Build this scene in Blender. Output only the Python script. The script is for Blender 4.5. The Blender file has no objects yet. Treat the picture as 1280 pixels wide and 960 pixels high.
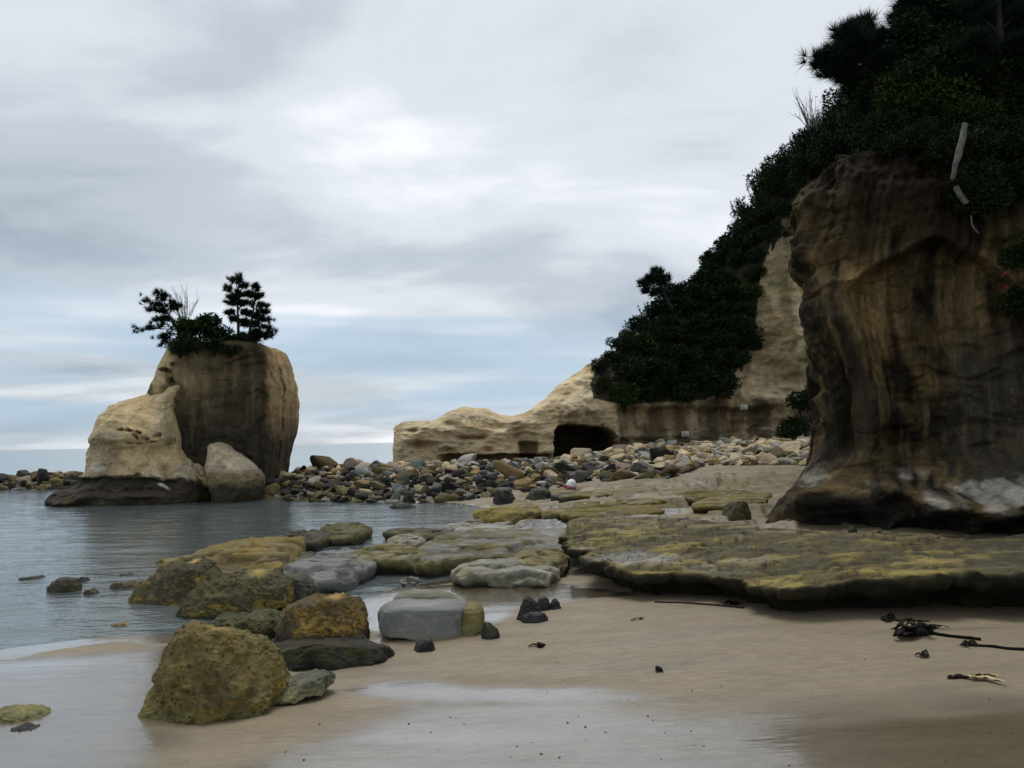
import bpy, math, random
import numpy as np
from mathutils import Matrix, Vector

# ---------------------------------------------------------------- camera, sky, sun, exposure
SC = bpy.context.scene
COL = SC.collection
H = 2.0                      # eye height above sea level
FPX = 1050.0                 # focal length in pixels of the 1280 px wide photograph
PITCH = math.atan(70 / FPX)
ROLL = 0.020
Fv = np.array([0, math.cos(PITCH), math.sin(PITCH)])
U0 = np.array([0, -math.sin(PITCH), math.cos(PITCH)])
R0 = np.array([1.0, 0, 0])
Rv = math.cos(ROLL) * R0 - math.sin(ROLL) * U0
Uv = math.sin(ROLL) * R0 + math.cos(ROLL) * U0
CAM = np.array([0, 0, H])
cam = bpy.data.cameras.new('camera')
cam.sensor_width = 36.0
cam.lens = 36.0 * FPX / 1280.0
cam.clip_start = 0.05
cam.clip_end = 20000
camo = bpy.data.objects.new('camera', cam)
COL.objects.link(camo)
M = Matrix.Identity(4)
for i in range(3):
    M[i][0] = Rv[i]; M[i][1] = Uv[i]; M[i][2] = -Fv[i]; M[i][3] = CAM[i]
camo.matrix_world = M
SC.camera = camo

SUN_EL, SUN_AZ = math.radians(66), math.radians(-12)     # azimuth from +Y towards +X
wd = bpy.data.worlds.new('World'); SC.world = wd; wd.use_nodes = True
nt = wd.node_tree; nt.nodes.clear()
def N(t, **k):
    n = nt.nodes.new(t)
    for a, b in k.items(): setattr(n, a, b)
    return n
def L(a, b): nt.links.new(a, b)
def mathn(op, a, b=None, clamp=False):
    n = N('ShaderNodeMath', operation=op, use_clamp=clamp)
    for i, v in enumerate((a, b)):
        if v is None: continue
        if isinstance(v, (int, float)): n.inputs[i].default_value = v
        else: L(v, n.inputs[i])
    return n.outputs[0]
def ramp(fac, stops, mode='EASE'):
    n = N('ShaderNodeValToRGB'); n.color_ramp.interpolation = mode
    e = n.color_ramp.elements
    while len(e) < len(stops): e.new(0.5)
    for q, (p, c) in zip(e, stops):
        q.position = p; q.color = (*c, 1) if len(c) == 3 else c
    L(fac, n.inputs[0]); return n.outputs[0]
sky = N('ShaderNodeTexSky', sky_type='NISHITA', sun_disc=False)
sky.sun_elevation = SUN_EL; sky.sun_rotation = SUN_AZ
tc = N('ShaderNodeTexCoord'); sp = N('ShaderNodeSeparateXYZ'); L(tc.outputs['Generated'], sp.inputs[0])
zz = mathn('ADD', mathn('MAXIMUM', sp.outputs[2], 0.0), 0.16)
cb = N('ShaderNodeCombineXYZ'); L(mathn('DIVIDE', sp.outputs[0], zz), cb.inputs[0]); L(mathn('DIVIDE', sp.outputs[1], zz), cb.inputs[1])
mp = N('ShaderNodeMapping'); mp.inputs['Location'].default_value = (0.417, 4.343, 0); mp.inputs['Rotation'].default_value = (0, 0, 0.35)
mp.inputs['Scale'].default_value = (0.75, 1.0, 1); L(cb.outputs[0], mp.inputs[0])
n1 = N('ShaderNodeTexNoise'); n1.inputs['Scale'].default_value = 1.15; n1.inputs['Detail'].default_value = 7; n1.inputs['Roughness'].default_value = 0.53
n1.inputs['Distortion'].default_value = 0.35; L(mp.outputs[0], n1.inputs['Vector'])
n2 = N('ShaderNodeTexNoise'); n2.inputs['Scale'].default_value = 0.55; n2.inputs['Detail'].default_value = 3; L(mp.outputs[0], n2.inputs['Vector'])
cl = mathn('ADD', mathn('MULTIPLY', n1.outputs[0], 0.62), mathn('MULTIPLY', n2.outputs[0], 0.38))
ccol = ramp(cl, [(0.34, (0.275, 0.315, 0.36)), (0.44, (0.405, 0.443, 0.485)), (0.53, (0.56, 0.588, 0.622)), (0.64, (0.76, 0.776, 0.80))])
# long thin gaps with bluer sky low above the sea
mp2 = N('ShaderNodeMapping'); mp2.inputs['Scale'].default_value = (1.1, 1.1, 15.0); mp2.inputs['Location'].default_value = (0.4, 0, 2.2); L(tc.outputs['Generated'], mp2.inputs[0])
n3 = N('ShaderNodeTexNoise'); n3.inputs['Scale'].default_value = 1.25; n3.inputs['Detail'].default_value = 3; n3.inputs['Roughness'].default_value = 0.45; L(mp2.outputs[0], n3.inputs['Vector'])
low = ramp(sp.outputs[2], [(0.0, (0.5,) * 3), (0.05, (1,) * 3), (0.12, (0.85,) * 3), (0.24, (0,) * 3)])
gap = mathn('MULTIPLY', ramp(n3.outputs[0], [(0.42, (0,) * 3), (0.62, (1,) * 3)]), low)
mx = N('ShaderNodeMix', data_type='RGBA'); mx.inputs[7].default_value = (0.30, 0.41, 0.52, 1); L(mathn('MULTIPLY', gap, 0.85), mx.inputs[0]); L(ccol, mx.inputs[6])
b1 = N('ShaderNodeBackground'); b1.inputs[1].default_value = 0.07; L(sky.outputs[0], b1.inputs[0])
b2 = N('ShaderNodeBackground'); b2.inputs[1].default_value = 1.0; L(mx.outputs[2], b2.inputs[0])
ms = N('ShaderNodeMixShader'); ms.inputs[0].default_value = 0.9; L(b1.outputs[0], ms.inputs[1]); L(b2.outputs[0], ms.inputs[2])
wo = N('ShaderNodeOutputWorld'); L(ms.outputs[0], wo.inputs[0])

sun = bpy.data.lights.new('sun', 'SUN'); sun.energy = 1.5; sun.angle = math.radians(28); sun.color = (1.0, 0.95, 0.87)
suno = bpy.data.objects.new('sun', sun); COL.objects.link(suno)
sd = Vector((math.cos(SUN_EL) * math.sin(SUN_AZ), math.cos(SUN_EL) * math.cos(SUN_AZ), math.sin(SUN_EL)))
suno.rotation_euler = sd.to_track_quat('Z', 'Y').to_euler()
SC.view_settings.view_transform = 'Standard'; SC.view_settings.look = 'None'
SC.view_settings.exposure = 0.5; SC.view_settings.gamma = 1.0

# ---------------------------------------------------------------- helpers
rng = np.random.default_rng(7)
random.seed(7)
def ray(px, py): return Fv + Rv * ((px - 640) / FPX) + Uv * ((480 - py) / FPX)
def G(px, py, z=0.0):
    r = ray(px, py); return CAM + r * ((z - H) / r[2])
def W(px, py, Y):
    r = ray(px, py); return CAM + r * (Y / r[1])
def proj(P):
    d = np.asarray(P) - CAM
    f = d @ Fv
    return 640 + FPX * (d @ Rv) / f, 480 - FPX * (d @ Uv) / f
_perm = rng.permutation(256); _perm = np.concatenate([_perm, _perm, _perm])
_grad = rng.normal(size=(256, 3)); _grad /= np.linalg.norm(_grad, axis=1)[:, None]
def perlin(p):
    p = np.asarray(p, dtype=float); i = np.floor(p).astype(int); f = p - i; i &= 255
    u = f * f * f * (f * (f * 6 - 15) + 10)
    r = 0
    for dx in (0, 1):
        for dy in (0, 1):
            for dz in (0, 1):
                h = _perm[_perm[_perm[(i[:, 0] + dx) & 255] + ((i[:, 1] + dy) & 255)] + ((i[:, 2] + dz) & 255)]
                g = _grad[h]
                d = g[:, 0] * (f[:, 0] - dx) + g[:, 1] * (f[:, 1] - dy) + g[:, 2] * (f[:, 2] - dz)
                w = (u[:, 0] if dx else 1 - u[:, 0]) * (u[:, 1] if dy else 1 - u[:, 1]) * (u[:, 2] if dz else 1 - u[:, 2])
                r = r + w * d
    return r * 1.6
def fbm(p, o=4, g=0.5):
    p = np.asarray(p, dtype=float); r = 0; a = 1.0; s = 0
    for k in range(o):
        r = r + a * perlin(p * 2.0 ** k + 17.3 * k); s += a; a *= g
    return r / s
def ridged(p, o=3):
    p = np.asarray(p, dtype=float); r = 0; a = 1.0; s = 0
    for k in range(o):
        r = r + a * (1 - 2 * np.abs(perlin(p * 2.0 ** k + 9.1 * k))); s += a; a *= 0.5
    return r / s
def ss(a, b, x):
    t = np.clip((x - a) / (b - a), 0, 1); return t * t * (3 - 2 * t)
def mixc(c, d, t):
    return c * (1 - t[:, None]) + np.asarray(d, dtype=float) * t[:, None]
def full(n, c): return np.tile(np.asarray(c, dtype=float), (n, 1))
def mesh(name, V, F, mat=None, col=None, smooth=True):
    V = np.asarray(V, dtype=np.float32); me = bpy.data.meshes.new(name)
    if isinstance(F, np.ndarray):
        k = F.shape[1]; n = len(F)
        me.vertices.add(len(V)); me.vertices.foreach_set('co', V.ravel())
        me.loops.add(n * k); me.loops.foreach_set('vertex_index', F.astype(np.int32).ravel())
        me.polygons.add(n)
        me.polygons.foreach_set('loop_start', np.arange(0, n * k, k, dtype=np.int32))
        me.update(calc_edges=True)
    else:
        me.from_pydata(V.tolist(), [], F); me.update()
    if smooth: me.polygons.foreach_set('use_smooth', np.ones(len(me.polygons), dtype=bool))
    if col is not None:
        col = np.asarray(col, dtype=np.float32)
        if col.shape[1] == 3: col = np.concatenate([col, np.zeros((len(col), 1), np.float32)], 1)
        a = me.color_attributes.new('Col', 'FLOAT_COLOR', 'POINT'); a.data.foreach_set('color', col.ravel())
    if mat: me.materials.append(mat)
    me.validate(); return me
def obj(name, me, parent=None, loc=None):
    o = bpy.data.objects.new(name, me); COL.objects.link(o)
    if parent: o.parent = parent
    if loc is not None: o.location = [float(v) for v in loc]
    return o
def tag(o, label=None, cat=None, group=None, kind=None):
    if label: o['label'] = label
    if cat: o['category'] = cat
    if group: o['group'] = group
    if kind: o['kind'] = kind
    return o
def gridfaces(nr, nc, wrap=False):
    r, c = np.meshgrid(np.arange(nr - 1), np.arange(nc if wrap else nc - 1), indexing='ij')
    r = r.ravel(); c = c.ravel(); c2 = (c + 1) % nc
    return np.stack([r * nc + c, r * nc + c2, (r + 1) * nc + c2, (r + 1) * nc + c], 1)
def interp_rows(rows, n, key=0):
    """smooth (monotone) resampling of rows of numbers by index"""
    rows = np.asarray(rows, dtype=float)
    d = np.concatenate([[0], np.cumsum(np.linalg.norm(np.diff(rows[:, :3], axis=0), axis=1))])
    t = np.linspace(0, d[-1], n); out = np.stack([np.interp(t, d, rows[:, k]) for k in range(rows.shape[1])], 1)
    for _ in range(max(1, n // 60)):
        out[1:-1] = 0.25 * out[:-2] + 0.5 * out[1:-1] + 0.25 * out[2:]
    return out
def inpoly(px, py, poly):
    c = np.zeros(len(px), bool); n = len(poly)
    for i in range(n):
        x1, y1 = poly[i]; x2, y2 = poly[(i + 1) % n]
        if y1 == y2: continue
        m = ((y1 > py) != (y2 > py)) & (px < (x2 - x1) * (py - y1) / (y2 - y1) + x1); c ^= m
    return c
def tube(path, rad, k=7):
    path = np.asarray(path, dtype=float); n = len(path); V = []
    t = np.gradient(path, axis=0); t /= np.linalg.norm(t, axis=1)[:, None] + 1e-9
    for i in range(n):
        a = np.cross(t[i], [0.3, 0.9, 0.2]); a /= np.linalg.norm(a) + 1e-9; b = np.cross(t[i], a)
        for j in range(k):
            ph = 2 * math.pi * j / k; V.append(path[i] + rad[i] * (math.cos(ph) * a + math.sin(ph) * b))
    F = gridfaces(n, k, True); return np.array(V), F
def join(parts):
    V = []; F = []; o = 0
    for v, f in parts: V.append(v); F.append(f + o); o += len(v)
    return np.concatenate(V), np.concatenate(F)

# ---------------------------------------------------------------- materials
def newmat(name):
    global nt
    m = bpy.data.materials.new(name); m.use_nodes = True; nt = m.node_tree; nt.nodes.clear()
    b = N('ShaderNodeBsdfPrincipled'); o = N('ShaderNodeOutputMaterial'); L(b.outputs[0], o.inputs[0])
    return m, b, o
def noise(scale, detail=4, rough=0.55, vec=None, dist=0.0):
    n = N('ShaderNodeTexNoise'); n.inputs['Scale'].default_value = scale; n.inputs['Detail'].default_value = detail
    n.inputs['Roughness'].default_value = rough; n.inputs['Distortion'].default_value = dist
    if vec is not None: L(vec, n.inputs['Vector'])
    return n.outputs[0]
def bump(height, strength, dist, prev=None):
    n = N('ShaderNodeBump'); n.inputs['Strength'].default_value = strength; n.inputs['Distance'].default_value = dist
    L(height, n.inputs['Height'])
    if prev is not None: L(prev, n.inputs['Normal'])
    return n.outputs[0]
def worldpos():
    return N('ShaderNodeNewGeometry').outputs['Position']
def scaled(v, s):
    n = N('ShaderNodeMapping'); n.inputs['Scale'].default_value = s; L(v, n.inputs[0]); return n.outputs[0]
def mulcol(c, f, amt=1.0):
    n = N('ShaderNodeMix', data_type='RGBA', blend_type='MULTIPLY'); n.inputs[0].default_value = amt
    L(c, n.inputs[6]); L(f, n.inputs[7]); return n.outputs[2]
def rock_mat(name, fine, lo=0.55, hi=1.35, bstr=0.6, bdist=0.02, source='Col', pit=0.0, stretch=(1, 1, 1), rough=0.92, streak=0.0, spec=0.15):
    m, b, o = newmat(name)
    p = scaled(worldpos(), stretch) if source == 'Col' else N('ShaderNodeTexCoord').outputs['Object']
    if source == 'Col':
        a = N('ShaderNodeAttribute', attribute_name='Col'); c, wet = a.outputs['Color'], a.outputs['Alpha']
    elif source == 'obj':
        a = N('ShaderNodeObjectInfo'); c, wet = a.outputs['Color'], a.outputs['Alpha']
        ofs = N('ShaderNodeVectorMath', operation='ADD'); L(p, ofs.inputs[0]); 
        cx = N('ShaderNodeCombineXYZ'); L(mathn('MULTIPLY', a.outputs['Random'], 40.0), cx.inputs[0]); L(cx.outputs[0], ofs.inputs[1]); p = ofs.outputs[0]
    na = noise(fine, 6, 0.62, p); nb = noise(fine * 5.3, 5, 0.65, p); nc = noise(fine * 0.27, 4, 0.55, p)
    v = mathn('ADD', mathn('MULTIPLY', na, 0.45), mathn('ADD', mathn('MULTIPLY', nb, 0.3), mathn('MULTIPLY', nc, 0.25)))
    c2 = mulcol(c, ramp(v, [(0.32, (lo,) * 3), (0.5, (0.95,) * 3), (0.68, (hi, hi * 0.98, hi * 0.95))], 'LINEAR'))
    hgt = mathn('ADD', mathn('MULTIPLY', na, 1.0), mathn('MULTIPLY', nb, 0.35))
    if streak > 0:
        sn_ = noise(3.2, 6, 0.68, scaled(worldpos(), (1, 1, 0.10)), 0.9)
        c2 = mulcol(c2, ramp(sn_, [(0.40, (0.16, 0.14, 0.12)), (0.50, (0.75, 0.72, 0.7)), (0.60, (1.35, 1.3, 1.2))], 'LINEAR'), streak); hgt = mathn('ADD', hgt, mathn('MULTIPLY', sn_, 1.4))
    if pit > 0:
        vo = N('ShaderNodeTexVoronoi'); vo.inputs['Scale'].default_value = pit; L(p, vo.inputs['Vector'])
        ph = ramp(vo.outputs['Distance'], [(0.0, (0,) * 3), (0.32, (1,) * 3)])
        gate = ramp(noise(fine * 0.5, 3, 0.5, p), [(0.48, (0,) * 3), (0.58, (1,) * 3)])
        pm = mathn('MULTIPLY', mathn('SUBTRACT', 1.0, ph), gate)
        hgt = mathn('SUBTRACT', hgt, mathn('MULTIPLY', pm, 0.9))
    L(c2, b.inputs['Base Color'])
    L(mathn('SUBTRACT', rough, mathn('MULTIPLY', wet, 0.55)), b.inputs['Roughness'])
    L(mathn('ADD', mathn('MULTIPLY', wet, 0.45), spec), b.inputs['Specular IOR Level'])
    L(bump(hgt, bstr, bdist), b.inputs['Normal'])
    return m
M_CLIFF = rock_mat('near_cliff_rock', 3.0, 0.35, 1.7, 1.0, 0.16, stretch=(1, 1, 0.55), streak=0.3)
M_BACK = rock_mat('far_cliff_rock', 1.1, 0.45, 1.45, 1.0, 0.18, stretch=(1, 1, 1.6))
M_STACK = rock_mat('stack_rock', 2.2, 0.42, 1.45, 1.0, 0.22)
M_STACKD = rock_mat('stack_dark_rock', 2.2, 0.42, 1.5, 1.0, 0.22, streak=0.3)
M_BOULD = rock_mat('boulder_rock', 5.5, 0.42, 1.55, 1.0, 0.035, pit=26.0)
M_SLAB = rock_mat('slab_rock', 4.0, 0.35, 1.6, 0.9, 0.035, stretch=(1, 1, 2))
M_STONE = rock_mat('loose_stone', 3.5, 0.55, 1.4, 0.7, 0.06, source='obj')
def leaf_mat(name, c1, c2):
    m, b, o = newmat(name)
    g = N('ShaderNodeNewGeometry')
    L(ramp(g.outputs['Random Per Island'], [(0.0, c1), (1.0, c2)], 'LINEAR'), b.inputs['Base Color'])
    b.inputs['Roughness'].default_value = 0.75; b.inputs['Specular IOR Level'].default_value = 0.06
    return m
M_LEAF = leaf_mat('broad_leaf', (0.006, 0.012, 0.005), (0.020, 0.036, 0.012))
M_LEAFB = leaf_mat('bright_leaf', (0.010, 0.024, 0.006), (0.030, 0.060, 0.014))
M_NEED = leaf_mat('pine_needle', (0.005, 0.011, 0.007), (0.016, 0.030, 0.015))
def plain(name, c, rough=0.8, nscale=8, amt=0.4):
    m, b, o = newmat(name)
    p = N('ShaderNodeTexCoord').outputs['Object']
    n = noise(nscale, 5, 0.6, p)
    L(ramp(n, [(0.3, tuple(v * (1 - amt) for v in c)), (0.7, tuple(v * (1 + amt) for v in c))], 'LINEAR'), b.inputs['Base Color'])
    b.inputs['Roughness'].default_value = rough; b.inputs['Specular IOR Level'].default_value = 0.12
    L(bump(n, 0.5, 0.01), b.inputs['Normal'])
    return m
M_BARK = plain('bark', (0.026, 0.021, 0.017), 0.9, 14)
M_PALEBARK = plain('pale_bark', (0.11, 0.105, 0.095), 0.9, 9, 0.5)
M_TWIG = plain('bare_twig', (0.16, 0.15, 0.14), 0.9, 9)
M_KELP = plain('kelp', (0.006, 0.005, 0.004), 0.75, 20)
M_HUSK = plain('pale_husk', (0.42, 0.33, 0.19), 0.7, 20)
M_SIGN = plain('sign_board', (0.55, 0.53, 0.50), 0.6, 5, 0.1)
M_SIGNT = plain('sign_lettering', (0.16, 0.15, 0.15), 0.6, 5, 0.1)
M_WHITE = plain('white_plastic', (0.75, 0.74, 0.74), 0.4, 5, 0.06)
M_PINK = plain('pink_plastic', (0.42, 0.13, 0.16), 0.45, 5, 0.25)
M_RED = plain('red_flower', (0.16, 0.016, 0.010), 0.6, 5, 0.2)

# sand: colour and wetness come with the mesh, grain from noise
M_SAND, b, o = newmat('sand')
a = N('ShaderNodeAttribute', attribute_name='Col'); p = worldpos()
g1 = noise(160, 3, 0.7, p); g2 = noise(14, 5, 0.6, scaled(p, (0.5, 1.6, 1))); g3 = noise(2.2, 4, 0.55, scaled(p, (0.45, 1.3, 1)))
sp_ = noise(42, 2, 0.5, p)
cc = mulcol(a.outputs['Color'], ramp(mathn('ADD', mathn('MULTIPLY', g1, 0.4), mathn('ADD', mathn('MULTIPLY', g2, 0.35), mathn('MULTIPLY', g3, 0.25))), [(0.35, (0.62,) * 3), (0.65, (1.32,) * 3)], 'LINEAR'))
cc = mulcol(cc, ramp(sp_, [(0.24, (0.35,) * 3), (0.30, (1,) * 3)], 'LINEAR'))
L(cc, b.inputs['Base Color'])
wv = mathn('ADD', a.outputs['Alpha'], mathn('MULTIPLY', mathn('SUBTRACT', mathn('ADD', mathn('MULTIPLY', g2, 0.5), mathn('MULTIPLY', g3, 0.5)), 0.5), 0.55))
film = ramp(wv, [(0.35, (0,) * 3), (0.95, (1,) * 3)])
L(ramp(wv, [(0.15, (0.8,) * 3), (0.5, (0.45,) * 3), (0.9, (0.14,) * 3)]), b.inputs['Roughness'])
L(film, b.inputs['Coat Weight']); b.inputs['Coat Roughness'].default_value = 0.045; b.inputs['Coat IOR'].default_value = 1.7; b.inputs['Specular IOR Level'].default_value = 0.6
rip = noise(3.2, 4, 0.5, scaled(p, (0.55, 3.0, 1)), 0.4)
nb_ = bump(mathn('ADD', g1, mathn('MULTIPLY', g2, 1.5)), 0.35, 0.004)
L(nb_, b.inputs['Normal']); L(bump(mathn('ADD', rip, mathn('MULTIPLY', g2, 0.25)), 0.16, 0.02), b.inputs['Coat Normal'])

# sea: clear shallow water, Fresnel mirror on top
M_SEA, b, o = newmat('sea_water'); nt.nodes.remove(b)
p = worldpos()
w1 = noise(1.7, 4, 0.55, scaled(p, (0.55, 1.5, 1)), 0.3); w2 = noise(7.5, 3, 0.5, scaled(p, (0.6, 1.5, 1)), 0.2); w3 = noise(0.35, 3, 0.5, scaled(p, (0.5, 1.3, 1)))
hh = mathn('ADD', mathn('MULTIPLY', w1, 1.0), mathn('ADD', mathn('MULTIPLY', w2, 0.28), mathn('MULTIPLY', w3, 1.6)))
bn = bump(hh, 0.6, 0.065)
fr = N('ShaderNodeFresnel'); fr.inputs['IOR'].default_value = 1.34; L(bn, fr.inputs['Normal'])
gl = N('ShaderNodeBsdfGlossy'); gl.inputs['Roughness'].default_value = 0.06; gl.inputs['Color'].default_value = (0.87, 0.905, 0.925, 1); L(bn, gl.inputs['Normal'])
tr = N('ShaderNodeBsdfTransparent'); tr.inputs['Color'].default_value = (0.62, 0.72, 0.70, 1)
mxs = N('ShaderNodeMixShader'); L(mathn('ADD', mathn('MULTIPLY', fr.outputs[0], 0.95), 0.05), mxs.inputs[0]); df = N('ShaderNodeBsdfDiffuse'); df.inputs['Color'].default_value = (0.20, 0.24, 0.25, 1)
mt = N('ShaderNodeMixShader'); mt.inputs[0].default_value = 0.42; L(tr.outputs[0], mt.inputs[1]); L(df.outputs[0], mt.inputs[2]); L(mt.outputs[0], mxs.inputs[1]); L(gl.outputs[0], mxs.inputs[2])
L(mxs.outputs[0], o.inputs[0])

# ---------------------------------------------------------------- ground
CTRL = []
for px, py, z in [(-150, 960, .03), (0, 960, .05), (0, 880, .03), (0, 815, .006), (110, 803, .006), (220, 790, .0), (-200, 830, -.01), (0, 740, -.16), (150, 745, -.12), (-100, 680, -.5),
                  (0, 650, -.7), (200, 650, -.7), (400, 650, -.35), (300, 715, -.10), (300, 770, -.02), (440, 728, -.03), (520, 640, -.18), (250, 860, .03), (400, 840, .015),
                  (300, 960, .09), (640, 960, .11), (900, 960, .13), (1280, 960, .19), (1500, 960, .22), (500, 850, .05), (640, 860, .085), (900, 860, .14), (1280, 860, .22),
                  (640, 800, .11), (900, 800, .22), (1280, 800, .27), (1280, 768, .25), (1450, 768, .25), (850, 752, .2), (740, 745, .12), (640, 745, .05), (540, 735, .02), (480, 790, .05), (420, 790, .02),
                  (560, 725, .0), (700, 715, .07), (600, 665, .02), (700, 650, .17), (610, 636, .0), (800, 645, .3), (900, 640, .38), (1000, 640, .42), (1100, 660, .45), (1280, 665, .45), (800, 612, .5), (900, 605, .6), (700, 622, .25),
                  (400, 632, -.1), (500, 634, -.1), (330, 630, -.2)]:
    q = G(px, py, z); CTRL.append((q[0], q[1], z))
CTRL += [(-9, 34, .7), (-7.5, 36, .92), (-6, 36, .9), (-3.5, 36.5, .9), (-1, 37, .9), (2, 38, .95), (-5, 31.5, .55), (-2, 31, .5), (1, 32, .55), (4, 33, .75), (6, 36, 1.15), (7, 42, 1.45), (10, 42, 1.5), (13, 44, 1.65), (8, 36, 1.2), (10, 36, 1.3), (9, 30, .95),
         (-8, 43, -1.0), (-5, 46, -1.2), (-14, 32, -.8), (-14, 38, -1.0), (-20, 36, -1.2), (-26, 45.5, .4), (-22, 46, .5), (-31, 45, .2), (-26, 42, -.3), (-20, 42, -.3), (-26, 51, -1.2), (-40, 45, -1.0),
         (-40, 20, -1.6), (-40, 5, -.6), (-20, 10, -.5), (-20, 0, .2), (0, -8, .3), (20, -8, .8), (20, 5, .7), (25, 20, 1.3), (25, 40, 2.0), (10, 20, .5), (20, 60, 1.5), (0, 60, -2), (-20, 60, -2.2), (-45, 60, -2.5), (45, 60, 2), (45, 10, 1.5), (45, -8, 1.5), (-45, -8, .0)]
CTRL = np.array(CTRL)
def _tps(r2): return r2 * np.log(r2 + 1e-9)
def _fit(C, lam=0.6):
    n = len(C); d2 = ((C[:, None, :2] - C[None, :, :2]) ** 2).sum(-1); A = np.zeros((n + 3, n + 3))
    A[:n, :n] = _tps(d2) + lam * np.eye(n); A[:n, n] = 1; A[:n, n + 1:] = C[:, :2]; A[n, :n] = 1; A[n + 1:, :n] = C[:, :2].T
    return np.linalg.solve(A, np.concatenate([C[:, 2], [0, 0, 0]]))
_w = _fit(CTRL)
def ground(x, y):
    x = np.atleast_1d(np.asarray(x, float)); y = np.atleast_1d(np.asarray(y, float)); out = np.empty(len(x))
    for s in range(0, len(x), 40000):
        X, Y = x[s:s + 40000], y[s:s + 40000]
        d2 = (X[:, None] - CTRL[None, :, 0]) ** 2 + (Y[:, None] - CTRL[None, :, 1]) ** 2
        out[s:s + 40000] = _tps(d2) @ _w[:-3] + _w[-3] + _w[-2] * X + _w[-1] * Y
    P = np.stack([x * 0.5, y * 0.9, np.full(len(x), 3.0)], 1)
    return out + 0.012 * fbm(P, 3) + 0.06 * fbm(P * 0.3, 2) * ss(14, 24, y)
def gz(x, y): return float(ground([x], [y])[0])
ys = [3.4]
while ys[-1] < 60: ys.append(ys[-1] * 1.0065)
ys = np.array([-30, -12, -6, -3, -1, 0.5, 1.5, 2.3, 2.9] + ys + [66, 75, 90, 120])
xs = np.concatenate([-8 - np.geomspace(0.06, 70, 90)[::-1], np.linspace(-8, 9, 330), 9 + np.geomspace(0.06, 70, 90)])
XX, YY = np.meshgrid(xs, ys); gx, gy = XX.ravel(), YY.ravel()
far = np.clip((np.abs(gx) - 45) / 20, 0, 1) + np.clip((gy - 60) / 10, 0, 1) + np.clip((-8 - gy) / 5, 0, 1); far = np.clip(far, 0, 1)
gzv = ground(np.clip(gx, -46, 46), np.clip(gy, -9, 61)) * (1 - far) + far * np.where(gx > 8, 1.5, -2.5)
tz = fbm(np.stack([gx * .42, gy * .75, gx * 0 + 8], 1), 5); tzone = ss(12.5, 14.5, gy) * ss(31, 25, gy) * ss(-1.8, 0.2, gx)
terr = np.floor(tz * 5); frac = tz * 5 - terr; terr = terr + ss(.0, .16, frac); gzv = gzv + tzone * (.085 * terr + .02 * fbm(np.stack([gx * 3, gy * 3, gx * 0], 1), 3))
crev = tzone * ss(.30, .02, frac)
GV = np.stack([gx, gy, gzv], 1)
ppx, ppy = proj(np.where((gy > 2)[:, None], GV, np.array([0, 5, 0.0])))
nn = fbm(GV * [0.9, 1.8, 0], 4); nn2 = fbm(GV * [0.5, 2.6, 0] + 40, 3)
# wetness laid out over the beach itself
def soft(poly, w=0.25):
    """1 inside a ground polygon, falling to 0 over w metres (distance to the outline)"""
    P = np.array([G(a_, b_, 0.1)[:2] for a_, b_ in poly]); Q = np.roll(P, -1, 0); q = GV[:, :2]; dmin = np.full(len(q), 1e9)
    for s, e in zip(P, Q):
        d = e - s; t = np.clip(((q - s) @ d) / (d @ d + 1e-12), 0, 1); dmin = np.minimum(dmin, np.linalg.norm(q - s - t[:, None] * d, axis=1))
    ins = inpoly(q[:, 0], q[:, 1], P); sdist = np.where(ins, dmin, -dmin) + 0.30 * nn + 0.15 * nn2
    return ss(-w, w, sdist)
wet = 0.30 + 0.25 * nn2
front = soft([(-300, 1500), (-300, 840), (0, 812), (200, 800), (330, 905), (420, 885), (520, 868), (640, 858), (760, 862), (880, 874), (1000, 884), (1150, 892), (1290, 895), (1700, 900), (1700, 1500)], 0.75)
front_dry = soft([(180, 905), (330, 880), (420, 870), (480, 882), (420, 915), (330, 950), (250, 985), (120, 1010)], 0.25)
pool = soft([(430, 852), (480, 843), (560, 846), (650, 858), (800, 868), (860, 880), (700, 884), (560, 878), (470, 868)], 0.28)
chan = soft([(470, 790), (440, 745), (480, 728), (560, 722), (690, 724), (760, 738), (830, 752), (720, 752), (650, 756), (620, 780), (560, 760), (500, 756), (480, 800)], 0.18)
mid = soft([(540, 690), (560, 655), (640, 640), (760, 645), (900, 650), (830, 662), (700, 672), (690, 720), (560, 720)], 0.5)
left = soft([(-300, 845), (0, 815), (230, 792), (330, 800), (200, 920), (80, 1030), (-300, 1100)], 0.35)
wet = np.maximum.reduce([wet, 0.80 * front + 0.25 * nn2 * front, 0.95 * pool, 0.95 * chan, 0.8 * mid, 0.9 * left]) 
wet = wet * (1 - 0.55 * front_dry * (1 - left)); wet = np.where(gzv < 0.01, 0.95, wet)
wet *= ss(60, 30, gy)
dry = np.array([0.168, 0.133, 0.080]); wetc = np.array([0.125, 0.100, 0.064])
gcol = mixc(full(len(GV), dry), wetc, np.clip(ss(0.25, 0.8, wet), 0, 1))
gcol = mixc(gcol, [0.10, 0.078, 0.056], 0.5 * ss(0.1, 0.6, nn2) * (gy < 14))
alg = ss(-0.2, 0.2, fbm(GV * [0.35, 1.1, 0] + 11, 4)) * ss(12.5, 15, gy) * ss(33, 26, gy) * ss(-1.5, 0.5, gx)
gcol = mixc(gcol, [0.125, 0.105, 0.035], 0.9 * alg); wet = wet * (1 - 0.5 * alg)
gcol = mixc(gcol, [0.030, 0.027, 0.015], .85 * crev); deep = ss(-0.05, -0.5, gzv); gcol = mixc(gcol, [0.05, 0.06, 0.05], deep)
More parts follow.
